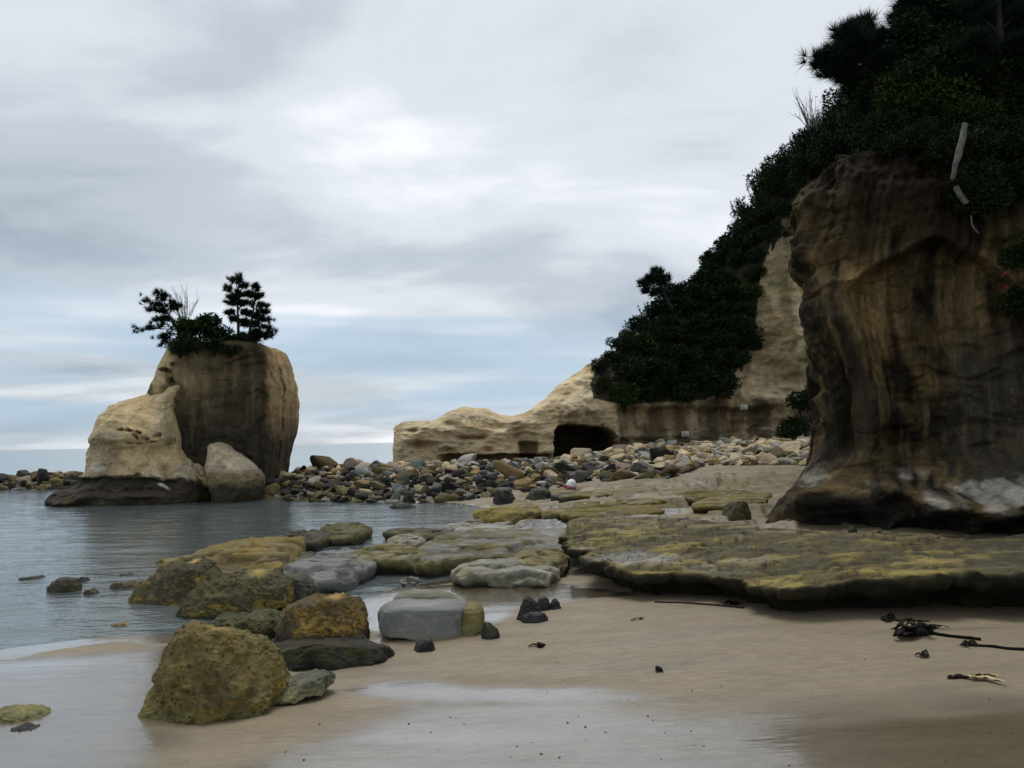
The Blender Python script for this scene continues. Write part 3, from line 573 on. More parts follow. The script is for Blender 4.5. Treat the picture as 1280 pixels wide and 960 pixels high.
# ---------------------------------------------------------------- boulders
def rocks_from_px(rows, z0=0.0, dr=0.8, **kw):
    """rows of (py, xl, xr) top to bottom; the last row is where the front meets the ground"""
    pyb, xl, xr = rows[-1]; f = G((xl + xr) / 2, pyb, z0); wmax = max(r[2] - r[1] for r in rows); ry = dr * wmax / FPX * f[1] / 2
    Yc = f[1] + ry; out = []
    for py, a_, b_ in rows:
        A_, B_ = W(a_, py, Yc), W(b_, py, Yc); z = (A_[2] + B_[2]) / 2; k = math.sqrt(max((b_ - a_) / wmax, 0.02)); out.append([z, A_[0], B_[0], Yc - ry * k, Yc + ry * k])
    out = [r for r in out if r[0] > z0 + 0.01] or out[:1]
    last = rows[-1]; A_, B_ = W(last[1], last[0], Yc), W(last[2], last[0], Yc)
    out.append([z0, A_[0], B_[0], Yc - ry, Yc + ry]); out.append([z0 - 0.12, A_[0], B_[0], Yc - ry, Yc + ry])
    return out
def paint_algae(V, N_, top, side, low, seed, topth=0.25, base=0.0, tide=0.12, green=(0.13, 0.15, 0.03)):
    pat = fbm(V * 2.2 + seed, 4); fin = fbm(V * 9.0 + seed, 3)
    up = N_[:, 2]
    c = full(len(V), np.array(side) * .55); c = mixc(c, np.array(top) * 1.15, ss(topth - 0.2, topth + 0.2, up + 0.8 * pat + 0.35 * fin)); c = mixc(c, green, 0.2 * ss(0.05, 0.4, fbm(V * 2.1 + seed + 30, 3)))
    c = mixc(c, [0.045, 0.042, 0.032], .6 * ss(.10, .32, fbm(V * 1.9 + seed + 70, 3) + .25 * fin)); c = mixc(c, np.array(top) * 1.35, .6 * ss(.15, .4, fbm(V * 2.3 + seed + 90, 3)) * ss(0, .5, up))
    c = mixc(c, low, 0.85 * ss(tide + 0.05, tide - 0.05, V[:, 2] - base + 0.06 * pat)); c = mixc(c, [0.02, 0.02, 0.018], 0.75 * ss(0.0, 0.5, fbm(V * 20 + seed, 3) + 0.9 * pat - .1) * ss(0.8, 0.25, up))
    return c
def boulder(name, label, rows, z0, colors, dr=0.8, amp=None, freq=None, seed=0, n=2.4, nu=150, nv=110, ridge=None, cat='boulder', group=None, mat=None, topth=0.25, tide=0.1, edit=None, wetv=0.2, rough=0.009):
    rw = rocks_from_px(rows, z0, dr); size = max(r[2] - r[1] for r in rw)
    V, F, cap = loft(rw, nu, nv, n, (amp if amp is not None else 0.16) * size, (freq or 1.6) / size, 0.0, seed, (ridge if ridge is not None else 0.05) * size)
    cuts = np.random.default_rng(seed + 5)
    cen = np.array([np.mean([r[1] + r[2] for r in rw]) / 2, np.mean([r[3] + r[4] for r in rw]) / 2, z0]); hgt = rw[0][0] - z0
    for _ in range(11):
        nv_ = cuts.normal(size=3); nv_[2] = abs(nv_[2]) * 0.7; nv_ /= np.linalg.norm(nv_); dd = (V - cen) @ nv_; lim = np.quantile(dd, cuts.uniform(.87, .97))
        V -= np.maximum(dd - lim, 0)[:, None] * nv_ * 0.88
    V += 0.02 * size * np.stack([fbm(V * 7 / size + k * 7 + seed, 4) for k in range(3)], 1)
    N_ = vnorm(V, F, nu); er = ridged(V * 3.2 / size + seed, 3); pt = fbm(V * 16 / size + seed * 2, 3); side_ = ss(.85, .35, N_[:, 2])
    V -= N_ * (size * (0.022 * ss(.35, .85, er) + rough * (0.4 + side_) * ss(.08, .35, pt)))[:, None]
    N_ = vnorm(V, F, nu)
    if edit: edit(V, N_)
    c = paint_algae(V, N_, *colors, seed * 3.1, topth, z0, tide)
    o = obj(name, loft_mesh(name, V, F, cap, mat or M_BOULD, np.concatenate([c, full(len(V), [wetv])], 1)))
    o.data.transform(Matrix.Translation(-Vector(cen))); o.location = cen
    return tag(o, label, cat, group)
OCH, GOLD, GREENY, GREY, DARK, BLK = (0.33, 0.225, 0.06), (0.36, 0.235, 0.06), (0.17, 0.155, 0.05), (0.25, 0.25, 0.225), (0.055, 0.048, 0.030), (0.024, 0.024, 0.022)
FG = 'algae covered boulders at the water edge'
def edit_front(V, N_):
    px_, py_ = proj(V); k = np.exp(-(((px_ - 234) / 6) ** 2 + ((py_ - 862) / 4.5) ** 2) ** 2); V += N_ * (-0.05 * k[:, None])
boulder('boulder', 'large yellow-green boulder with a round hole, nearest on the wet sand', [(787, 250, 292), (790, 234, 312), (796, 221, 326), (804, 211, 336), (816, 205, 342), (832, 200, 348), (850, 196, 352), (870, 188, 352), (885, 183, 335), (903, 187, 300)], .03, (OCH, (0.22, 0.17, 0.055), GREENY), 0.8, 0.22, 1.9, 3, 2.4, 220, 160, edit=edit_front, topth=0.15)
boulder('boulder', 'low greenish grey rock tongue running into sand beside the nearest boulder', [(845, 372, 402), (852, 352, 411), (862, 338, 408), (872, 326, 392), (885, 322, 350)], .03, ((0.25, 0.25, 0.19), (0.17, 0.17, 0.12), (0.25, 0.24, 0.12)), 1.3, 0.15, 2.2, 4, 2.2)
boulder('boulder', 'pale lichen-yellow foot of rock right of the nearest boulder', [(822, 325, 345), (835, 318, 358), (850, 310, 368), (866, 300, 360)], .02, ((0.34, 0.31, 0.15), (0.26, 0.25, 0.12), (0.28, 0.27, 0.10)), 0.8, 0.2, 2, 41)
boulder('boulder', 'golden topped block with a dark underside in the boulder cluster', [(745, 408, 432), (749, 385, 447), (757, 365, 450), (768, 352, 453), (782, 350, 455), (795, 348, 455), (812, 345, 455)], .05, (GOLD, (0.18, 0.125, 0.04), BLK), 0.9, 0.2, 2.0, 5, 3.2, 200, 140, topth=-.1)
boulder('boulder', 'dark flat rock with mossy end under the golden block', [(800, 330, 484), (806, 318, 489), (815, 312, 490), (826, 318, 488), (838, 345, 480)], .0, ((0.13, 0.125, 0.06), DARK, BLK), 0.55, 0.12, 2.4, 6, 2.6, 200, 90, topth=.45)
boulder('boulder', 'greenish pitted low rock between the nearest boulder and the golden block', [(768, 290, 330), (773, 272, 350), (782, 264, 356), (795, 264, 360), (808, 280, 360)], .0, ((0.20, 0.19, 0.06), (0.11, 0.105, 0.04), BLK), 0.9, 0.22, 2.4, 7)
boulder('boulder', 'ochre topped boulder with black pitted flank, leftmost of the big pair', [(700, 236, 250), (704, 218, 262), (712, 200, 278), (722, 186, 282), (735, 172, 284), (748, 160, 284), (757, 158, 280), (765, 175, 270)], -.08, ((0.38, 0.26, 0.08), (0.13, 0.11, 0.045), DARK), 0.75, 0.2, 2.2, 8, 2.4, 200, 120, topth=-.05)
boulder('boulder', 'broad mossy boulder with dark pitted front, right of the ochre boulder', [(715, 310, 338), (719, 280, 355), (726, 262, 364), (735, 248, 367), (745, 235, 367), (757, 222, 362), (768, 217, 350), (779, 230, 320)], -.06, ((0.33, 0.24, 0.065), (0.11, 0.095, 0.04), BLK), 0.7, 0.2, 2.2, 9, 2.4, 220, 130, topth=.0)
boulder('boulder', 'grey rounded boulder behind the broad mossy one', [(720, 352, 376), (725, 345, 390), (735, 340, 398), (748, 345, 400), (760, 355, 392)], -.05, ((0.20, 0.19, 0.12), (0.13, 0.13, 0.10), DARK), 0.9, 0.12, 1.8, 10)
for k, (lab, rows, cols) in enumerate([
    ('low brown rock just awash at the left edge of the water', [(721, 28, 50), (724, 20, 58), (728, 22, 56)], ((0.22, 0.17, 0.09), DARK, BLK)),
    ('dark pitted rock in the water, largest of the small group at left', [(724, 75, 92), (728, 65, 100), (736, 58, 101), (744, 60, 98)], ((0.19, 0.15, 0.06), DARK, BLK)),
    ('small black stone behind the dark pitted rock in the water', [(721, 100, 108), (725, 96, 113), (730, 97, 112)], ((0.06, 0.06, 0.055), BLK, BLK)),
    ('small green-brown stone in front of the dark pitted water rock', [(735, 106, 116), (741, 102, 122), (748, 104, 124)], ((0.16, 0.13, 0.06), DARK, BLK)),
    ('black stone awash above the tan water rock', [(717, 154, 165), (720, 149, 172), (723, 150, 172)], ((0.05, 0.05, 0.05), BLK, BLK)),
    ('tan low rock in the water left of the ochre boulder', [(727, 145, 165), (732, 138, 174), (740, 140, 174)], ((0.27, 0.20, 0.10), (0.14, 0.11, 0.05), DARK)),
    ('orange-tan rock barely breaking the shallow wave', [(779, 145, 158), (782, 139, 166), (785, 140, 165)], ((0.40, 0.28, 0.13), (0.3, 0.2, 0.1), (0.25, 0.18, 0.1))),
    ('yellow-green low rock lying in wet sand at the left edge', [(887, 15, 50), (891, -5, 62), (897, -15, 65), (904, -15, 60)], ((0.36, 0.33, 0.10), (0.25, 0.23, 0.08), (0.25, 0.24, 0.08))),
    ('dark sliver of rock in wet sand before the yellow-green one', [(909, 38, 50), (912, 22, 54), (916, 10, 52)], ((0.07, 0.075, 0.07), BLK, BLK)),
    ('small black stone on sand in front of the grey boulder', [(799, 530, 538), (804, 518, 543), (812, 516, 543)], ((0.035, 0.04, 0.04), BLK, BLK)),
    ('black pyramid rock of the small dark cluster', [(745, 657, 660), (752, 653, 668), (762, 649, 676), (778, 645, 682)], ((0.06, 0.055, 0.03), (0.03, 0.03, 0.022), BLK)),
    ('black pointed rock behind the black pyramid rock', [(745, 676, 680), (752, 671, 687), (765, 667, 690)], ((0.05, 0.048, 0.035), BLK, BLK)),
    ('rightmost black stone of the small dark cluster', [(748, 692, 698), (754, 686, 700), (764, 684, 703)], ((0.05, 0.048, 0.035), BLK, BLK)),
    ('low slate-grey stone at the front of the dark cluster', [(765, 660, 675), (771, 652, 686), (781, 650, 684)], ((0.06, 0.065, 0.07), BLK, BLK)),
    ('dark angular stone at the right end of the grey boulder', [(777, 606, 612), (784, 602, 621), (792, 602, 628), (799, 603, 622)], ((0.05, 0.048, 0.045), BLK, BLK)),
    ('rounded brown boulder alone on the sand before the cliff', [(627, 915, 930), (631, 909, 938), (640, 904, 941), (655, 902, 941)], ((0.20, 0.15, 0.06), (0.13, 0.095, 0.04), (0.06, 0.05, 0.03))),
    ('round blue-black stone right of the brown boulder', [(650, 980, 990), (654, 977, 995), (661, 978, 995)], ((0.055, 0.06, 0.065), BLK, BLK)),
    ('small slate stone at the cliff foot', [(657, 1064, 1068), (661, 1059, 1071), (664, 1060, 1070)], ((0.06, 0.07, 0.075), BLK, BLK)),
    ('pale flat cobble on the shelf near the cliff foot', [(663, 1088, 1097), (666, 1083, 1101), (669, 1085, 1100)], ((0.32, 0.26, 0.17), (0.22, 0.18, 0.12), DARK)),
    ('dark low rock alone in the inlet water', [(629, 492, 506), (632, 487, 518), (637, 484, 520)], ((0.035, 0.035, 0.033), BLK, BLK)),
    ('block-shaped dark boulder at the inlet shore', [(612, 622, 634), (617, 618, 642), (629, 617, 646)], ((0.045, 0.042, 0.035), BLK, BLK)),
    ('black pointed rocks at the shore right of the block boulder', [(618, 690, 716), (622, 688, 726), (630, 690, 728)], ((0.035, 0.035, 0.03), BLK, BLK)),
    ('yellow-green mound of rock at the inlet shore', [(609, 668, 684), (616, 660, 692), (628, 652, 692)], ((0.15, 0.12, 0.04), DARK, BLK)),
]):
    zb = {9: .08, 10: .1, 11: .1, 12: .1, 13: .1, 14: .1, 15: .38, 16: .42, 17: .52, 18: .52, 20: .1, 21: .2, 22: .15, 7: .03, 8: .03, 6: -.01}.get(k, -.04)
    boulder('boulder' if rows[-1][2] - rows[-1][1] > 24 else 'stone', lab, rows, zb, cols, 0.8, 0.2 if k not in (10, 11, 12, 14) else 0.1, 1.8, 50 + k, 2.4 if k not in (10, 11, 12, 14) else 2.0, 70, 44, cat='boulder' if rows[-1][2] - rows[-1][1] > 24 else 'stone', tide=0.04 if k not in (7, 8) else -1, ridge=.03, wetv=.4, topth=0.1)

# grey split boulder: a body, an olive end and the layer behind the crack
gb = tag(obj('split_boulder', None, loc=G(540, 800, .05)), 'grey rounded boulder with a crack across it and an olive end', 'boulder')
def gpart(name, rows, dr, colors, seed, z0=.05, n=3.0, amp=.09):
    rw = rocks_from_px(rows, z0, dr); size = max(r[2] - r[1] for r in rw); V, F, cap = loft(rw, 180, 110, n, amp * size, 1.7 / size, 0.0, seed, 0.02 * size); N_ = vnorm(V, F, 180)
    g = fbm(V * [3, 8, 8] + seed, 4); c = full(len(V), colors[0]); c = mixc(c, colors[1], ss(-0.05, 0.35, g)); c = mixc(c, colors[2], 0.8 * ss(0.0, -0.7, N_[:, 2] + 0.4 * g - 0.35)); c = mixc(c, (0.2, 0.2, 0.08), 0.5 * ss(.12, .0, V[:, 2] - z0 + 0.05 * g))
    child(name, loft_mesh(name, V, F, cap, M_BOULD2, np.concatenate([c, full(len(V), [.15])], 1)), gb)
M_BOULD2 = rock_mat('smooth_boulder', 8.0, 0.7, 1.25, 0.55, 0.012, stretch=(0.6, 1.5, 1.5))
gpart('body', [(756, 484, 578), (759, 478, 581), (766, 474, 583), (778, 472, 584), (788, 475, 584), (795, 490, 583), (802, 515, 580)], .75, ((0.33, 0.33, 0.31), (0.24, 0.245, 0.235), (0.11, 0.115, 0.11)), 61)
gpart('olive_end', [(757, 580, 598), (761, 578, 603), (770, 577, 605), (782, 576, 605), (792, 577, 603), (799, 578, 598)], 2.2, ((0.20, 0.175, 0.06), (0.27, 0.24, 0.10), (0.12, 0.10, 0.04)), 62)
gpart('back_layer', [(740, 510, 548), (743, 498, 562), (748, 492, 572), (753, 490, 580), (762, 490, 580)], .5, ((0.27, 0.265, 0.21), (0.21, 0.21, 0.16), (0.12, 0.12, 0.09)), 63, .08)

# ---------------------------------------------------------------- slabs (star-shaped outlines on the ground)
def slab(label, outline, ztop, zbot, colors, seed, under=0.10, lip=0.06, rough=0.04, alg=0.5, wetv=0.3, name='rock_slab', cat='rock slab', lipalg=0.0, dome=0.05):
    P = np.array([G(a_, b_, ztop)[:2] for a_, b_ in outline]); cen = P.mean(0); P = cen + (P - cen) * 1.10
    d = np.concatenate([[0], np.cumsum(np.linalg.norm(np.diff(np.vstack([P, P[:1]]), axis=0), axis=1))]); n = 200
    t = np.linspace(0, d[-1], n, endpoint=False); Q = np.stack([np.interp(t, d, np.append(P[:, k], P[0, k])) for k in range(2)], 1)
    for _ in range(5): Q = (np.roll(Q, 1, 0) + 2 * Q + np.roll(Q, -1, 0)) / 4
    size = np.sqrt(np.ptp(Q[:, 0]) * np.ptp(Q[:, 1])); h = ztop - zbot
    nq = fbm(np.column_stack([Q * 3 / size, np.full(n, seed)]), 4); Q = cen + (Q - cen) * (1 + 0.20 * nq[:, None] + 0.05 * ridged(np.column_stack([Q * 7 / size, np.full(n, seed + 5.0)]), 2)[:, None])
    rad = np.linalg.norm(Q - cen, axis=1); V = [];  nr = 46
    fs = np.linspace(0.02, 1, nr) ** 0.8
    for f in fs: V.append(np.column_stack([cen + (Q - cen) * f, np.full(n, ztop) - lip * 0.55 * ss(1 - 2.2 * lip / rad.mean(), 1, np.full(n, f)) + dome * h * (1 - f * f)]))
    for dz, sh in ((.25, .012), (.42, .0), (.6, -.35), (.78, -.75), (1.0, -1.0), (1.25, -1.1)):
        V.append(np.column_stack([cen + (Q - cen) * (1 + (sh * under if sh < 0 else sh) / rad.mean()), np.full(n, ztop - lip * 0.55 - (h - lip * .55) * dz)]))
    V = np.concatenate(V); nR_ = nr + 6
    q = V * 1.6 / size + seed * 3.3; fall = np.repeat(np.concatenate([np.ones(nr), np.linspace(1, .3, 6)]), n)
    V[:, 2] += fall * (0.28 * h * fbm(q, 4) + rough * fbm(V * 5 + seed, 4) - rough * 2.2 * ss(.5, .8, ridged(V * [2.2, 3.4, 2] / max(size, .6) + seed, 3)))
    V[:, :2] += (0.05 * h * np.stack([fbm(V * 4 + seed, 3), fbm(V * 4 + seed + 9, 3)], 1))
    F = gridfaces(nR_, n, True)[:, ::-1]; Vc = V[:n].mean(0); V = np.vstack([V, Vc])
    pat = fbm(V * [1.6, 3.2, 2] + seed, 4); row = np.append(np.repeat(np.arange(nR_), n), 0)
    crk = ss(.5, .8, ridged(V * [2.2, 3.4, 2] / max(size, .6) + seed, 3)); c = full(len(V), np.array(colors[0]) * .72); c = mixc(c, np.array(colors[1]) * .8, np.clip(ss(.15 - alg, .55 - alg, pat), 0, 1)); edge = ss(nr * 0.8, nr, row + 6 * pat)
    c = mixc(c, colors[1], lipalg * edge); c = mixc(c, colors[2], 0.95 * ss(nr + 0.6, nr + 3.2, row + 1.2 * pat))
    faces = np.concatenate([F, np.array([[len(V) - 1, j, j + 1, (j + 2) % n] for j in range(0, n, 2)])])
    c = mixc(c, SD, .6 * crk * (row < nr)); wt = np.clip(.6 * wetv * (1 - ss(.1 - alg, .5 - alg, pat) * .7), 0, 1)
    me = mesh(name, V, faces, M_SLAB, np.concatenate([c, wt[:, None]], 1)); o = obj(name, me)
    o.data.transform(Matrix.Translation(-Vector((cen[0], cen[1], zbot)))); o.location = (cen[0], cen[1], zbot)
    return tag(o, label, cat)
SG, SY, SD = (0.155, 0.15, 0.122), (0.125, 0.105, 0.036), (0.02, 0.018, 0.012)
slab('long pale wet slab with a mossy lip, in the middle of the rock flat', [(528, 690), (535, 680), (560, 668), (600, 662), (650, 662), (690, 668), (705, 678), (690, 688), (668, 694), (640, 692), (600, 692), (560, 696), (540, 700)], .26, -.02, (SG, SY, SD), 1, alg=.22, lipalg=.85, wetv=.9)
slab('smooth grey pillow slab on the sand in front of the long pale slab', [(574, 708), (585, 703), (612, 700), (640, 698), (668, 699), (690, 705), (692, 711), (675, 716), (640, 716), (605, 714), (585, 715)], .24, .0, ((0.26, 0.25, 0.2), (0.2, 0.185, 0.1), SD), 2, alg=.1, lipalg=.3, dome=.2, wetv=.6)
slab('dark grey rounded slab at the inlet, left of the mossy lip slabs', [(355, 712), (372, 700), (398, 692), (430, 686), (462, 690), (468, 698), (452, 708), (430, 717), (395, 722), (365, 720)], .22, -.08, ((0.20, 0.205, 0.195), (0.15, 0.15, 0.10), SD), 3, alg=.05, dome=.12, wetv=.5)
slab('yellow-lipped slab between the dark grey slab and the long pale slab', [(440, 690), (455, 683), (490, 680), (520, 684), (528, 690), (522, 698), (495, 698), (470, 697), (450, 698)], .25, -.02, ((0.24, 0.22, 0.14), SY, SD), 4, alg=.4, lipalg=.8)
slab('yellow algae platform rising from the water behind the ochre boulder', [(238, 692), (262, 680), (300, 671), (345, 668), (372, 676), (366, 690), (345, 702), (310, 706), (275, 704), (255, 700)], .28, -.14, ((0.19, 0.15, 0.065), (0.21, 0.155, 0.05), SD), 5, alg=.45, lipalg=.6, rough=.05)
slab('flat tan rock awash left of the yellow algae platform', [(198, 699), (222, 694), (255, 694), (262, 700), (240, 706), (212, 706)], .07, -.1, ((0.28, 0.23, 0.12), (0.22, 0.18, 0.07), SD), 6, alg=.3)
slab('low olive slab at the waterline under the yellow platform', [(285, 712), (320, 708), (352, 710), (350, 718), (318, 722), (290, 720)], .08, -.1, ((0.16, 0.15, 0.07), (0.13, 0.13, 0.04), SD), 7, alg=.3)
slab('dark slab behind the dark grey rounded slab', [(330, 700), (352, 692), (380, 690), (400, 693), (385, 702), (355, 708), (335, 706)], .16, -.1, ((0.13, 0.125, 0.1), (0.12, 0.11, 0.05), SD), 8, alg=.2)
slab('cracked pale slab at the inlet edge with dark broken end', [(487, 672), (500, 667), (524, 667), (530, 673), (522, 679), (498, 680)], .22, -.05, ((0.27, 0.255, 0.21), (0.2, 0.18, 0.1), SD), 9, alg=.1, wetv=.7)
slab('thin dark slab pointing into the inlet', [(482, 664), (500, 660), (530, 658), (560, 661), (566, 665), (540, 669), (510, 667)], .18, -.06, ((0.11, 0.105, 0.08), (0.12, 0.105, 0.04), SD), 10, alg=.3)
slab('mossy topped slab at the head of the inlet', [(597, 640), (610, 634), (640, 631), (668, 633), (672, 638), (650, 642), (618, 643)], .34, .02, ((0.2, 0.16, 0.06), (0.24, 0.185, 0.05), SD), 11, alg=.45, lipalg=.7)
slab('low pale slab reaching the inlet under the mossy topped one', [(565, 655), (590, 650), (640, 647), (690, 650), (700, 655), (660, 660), (610, 661), (575, 660)], .2, .0, ((0.3, 0.29, 0.25), SY, SD), 12, alg=.15, wetv=.9)
slab('olive block slab at the step left of the big shelf', [(645, 690), (662, 684), (690, 684), (708, 692), (700, 700), (672, 702), (650, 699)], .30, .02, ((0.22, 0.19, 0.09), SY, SD), 13, alg=.35, lipalg=.5)
slab('small olive flat stone in the wet gap', [(404, 657), (425, 652), (445, 652), (462, 658), (450, 665), (420, 668)], .22, -.1, ((0.12, 0.11, 0.06), (0.13, 0.11, 0.04), SD), 14, alg=.3)
slab('dark low ledge running from the yellow platform to the inlet', [(352, 668), (375, 663), (400, 662), (412, 668), (395, 675), (368, 676)], .2, -.12, ((0.08, 0.075, 0.05), (0.1, 0.085, 0.03), SD), 15, alg=.2)
slab('flat grey stone before the yellow-lipped slab', [(500, 722), (512, 719), (522, 721), (518, 726), (504, 726)], .07, -.02, ((0.2, 0.2, 0.16), (0.15, 0.14, 0.07), SD), 16, alg=.1)
slab('thin brown flagstone in front of the grey pillow slab', [(640, 728), (655, 724), (672, 726), (670, 731), (648, 732)], .09, .02, ((0.25, 0.2, 0.12), (0.17, 0.15, 0.06), SD), 17, alg=.1)
# thin algae ledges on the flat between the shelf and the rubble
for k, (lab, ol, zt, zb, ca) in enumerate([
    ('long yellow algae ledge on the flat left of the brown boulder', [(690, 636), (730, 628), (800, 624), (850, 627), (845, 634), (790, 640), (730, 643)], .42, .2, .5),
    ('dark thin ledge in the sand before the rubble, left one', [(770, 622), (800, 618), (830, 620), (828, 625), (790, 627)], .52, .38, .2),
    ('rust-brown ledge beside the cliff toe', [(870, 628), (890, 620), (930, 614), (960, 617), (950, 625), (905, 630)], .58, .38, .4),
    ('low olive ledge in front of the rust-brown one', [(840, 616), (880, 611), (920, 612), (915, 619), (870, 620)], .6, .45, .4),
    ('pale green ledge at the middle of the flat', [(690, 612), (740, 606), (800, 606), (805, 612), (750, 617), (705, 618)], .45, .25, .3),
    ('thin dark-edged slab in the sand at centre right', [(760, 636), (790, 632), (815, 634), (808, 640), (775, 641)], .38, .28, .1)]):
    slab(lab, ol, zt, zb, ((0.24, 0.20, 0.12), (0.17, 0.14, 0.045), SD), 20 + k, alg=ca, lipalg=.4, rough=.03, under=.06)

# ---------------------------------------------------------------- big shelf (strip between its front lip and the cliff foot)
lipl = [(690, 668, .34), (712, 680, .38), (722, 688, .42), (735, 697, .45), (748, 704, .45), (768, 711, .45), (800, 717, .46), (845, 720, .46), (905, 723, .47), (932, 732, .48), (960, 737, .49), (1000, 736, .52), (1060, 730, .57), (1130, 722, .62), (1190, 717, .65), (1280, 714, .67), (1400, 712, .70), (1600, 712, .72)]
lipw = np.array([list(G(a_, b_, z)) for a_, b_, z in lipl]); bakw = np.array([list(G(a_, b_, z)) for a_, b_, z in [(700, 652, .34), (725, 645, .36), (745, 643, .38), (770, 642, .40), (800, 642, .42), (830, 643, .44), (860, 645, .46), (890, 648, .46), (920, 651, .47), (950, 653, .47), (985, 656, .48), (1030, 660, .5), (1080, 662, .5), (1140, 662, .5), (1200, 664, .5), (1290, 664, .5), (1420, 664, .5), (1600, 664, .5)]])
nU = 620
def resamp(Pn, n, w=None):
    d = np.concatenate([[0], np.cumsum(np.linalg.norm(np.diff(lipw[:, :2], axis=0), axis=1))]); t = np.linspace(0, d[-1], n); o = np.stack([np.interp(t, d, Pn[:, k]) for k in range(3)], 1)
    for _ in range(8): o[1:-1] = (o[:-2] + 2 * o[1:-1] + o[2:]) / 4
    return o, t
LIP, tU = resamp(lipw, nU); BAK, _ = resamp(bakw, nU)
tgl = np.gradient(LIP[:, :2], axis=0); tgl /= np.linalg.norm(tgl, axis=1)[:, None]; nl = np.stack([tgl[:, 1], -tgl[:, 0]], 1)
for _ in range(20): nl[1:-1] = (nl[:-2] + 2 * nl[1:-1] + nl[2:]) / 4
wob = 0.20 * fbm(np.stack([tU * 1.1, tU * 0, tU * 0 + 3], 1), 4) + 0.05 * ridged(np.stack([tU * 2.2, tU * 0, tU * 0 + 5], 1), 2)
wob = wob + 0.05 * ridged(np.stack([tU * 5.5, tU * 0, tU * 0 + 15], 1), 3) - .12 * ss(.55, .8, ridged(np.stack([tU * .9, tU * 0, tU * 0 + 25], 1), 2)); LIP[:, :2] += nl * wob[:, None]
gzl = ground(LIP[:, 0], LIP[:, 1]); hl = LIP[:, 2] - gzl
rowsS = []; rid = []
for k, (off, dz) in enumerate([(-.55, 1.25), (-.5, .95), (-.40, .75), (-.25, .58), (-.10, .46), (-.02, .38), (.02, .28), (.045, .19), (.05, .10), (.03, .03), (-.05, .0)]):
    rowsS.append(np.column_stack([LIP[:, :2] + nl * (off * np.clip(hl / .4, .3, 1.2))[:, None], LIP[:, 2] - hl * dz])); rid += [k] * nU
nB = 120
inner = np.column_stack([LIP[:, :2] + nl * -.14, LIP[:, 2]])
for j in range(nB):
    f = (j / (nB - 1)) ** 1.1; rowsS.append(inner * (1 - f) + BAK * f); rid += [20 + j] * nU
SV = np.concatenate(rowsS); rid = np.array(rid); SV[:, 2] -= np.tile(.30 * ss(.9, 0, tU), len(rowsS)); topm = ss(10, 16, rid)
pz = fbm(SV * [0.8, 1.2, 0] + 4, 4); pr = ridged(SV * [0.7, 1.0, 0] + 14 + 0.8 * pz[:, None], 3)
tS = fbm(SV * [0.55, 1.0, 0] + 24, 5) * 5; fS = tS - np.floor(tS); SV[:, 2] += .03 * (np.floor(tS) + ss(0, .12, fS)) * topm * ss(20 + nB, 20 + nB * .85, rid) * ss(20, 28, rid); SV[:, 2] += 0.05 * pz * (0.4 + .6 * topm) - 0.05 * ss(.35, .75, pr) * topm * ss(20 + nB, 20 + nB * .8, rid) + 0.015 * fbm(SV * 5, 4)
SV[:, 2] -= 0.10 * ss(20 + nB * .9, 20 + nB, rid)
SV[:, :2] += (0.04 + 0.07 * (1 - topm))[:, None] * np.stack([fbm(SV * 2.6, 4), fbm(SV * 2.6 + 7, 4)], 1); SV[:, 2] += (1 - topm) * .05 * ridged(SV * [2, 2, 4] + 3, 3) * ss(0, 3, rid)
a1 = fbm(SV * [0.7, 1.6, 0] + 60, 4); a2 = fbm(SV * [2.2, 4.5, 0] + 80, 3); spx, spy = proj(SV)
a3 = fbm(SV * [3.5, 5, 0] + 8, 4); c = full(len(SV), [0.185, 0.148, 0.036]); c = mixc(c, [0.072, 0.060, 0.018], .85 * ss(-.15, .3, a1 * .5 + a3)); c = mixc(c, [0.165, 0.115, 0.05], .7 * ss(0, .4, a2 - .4 * a1) * ss(850, 1000, spx)); c = mixc(c, [0.17, 0.155, 0.115], .7 * ss(.16, .4, fbm(SV * [0.6, 1.5, 0] + 33, 3) + .25 * a2) * ss(1010, 940, spx)); 
pud = np.exp(-(((spx - 790 - 60 * a1) / 55) ** 2 + ((spy - 697 - 6 * a2) / 9) ** 2) ** 2); c = mixc(c, [0.2, 0.19, 0.16], .8 * pud)
c = mixc(c, [0.16, 0.12, 0.085], .7 * ss(20 + nB * .5, 20 + nB, rid + 30 * a1)); c = mixc(c, [0.06, 0.055, 0.045], .7 * ss(1180, 1290, spx + 60 * a1)); c = mixc(c, [0.022, 0.02, 0.012], .97 * ss(10.6, 8.6, rid + 1.2 * a2)); c = mixc(c, [0.03, 0.027, 0.015], .7 * ss(.3, .6, pr) * topm); c = mixc(c, [0.025, 0.023, 0.013], .8 * ss(.25, .02, fS) * topm * ss(20, 28, rid))  # lip rows blackened: shadow under the overhang is put into the colour
wtS = np.clip(.25 + .7 * pud + .5 * ss(.15, .4, a1 - .2), 0, 1) * topm
tag(obj('rock_shelf', mesh('rock_shelf', SV, gridfaces(11 + nB, nU), M_SLAB, np.concatenate([c, wtS[:, None]], 1))), 'broad olive-yellow rock shelf with an undercut lip coloured dark for shade above the sand', 'rock shelf')

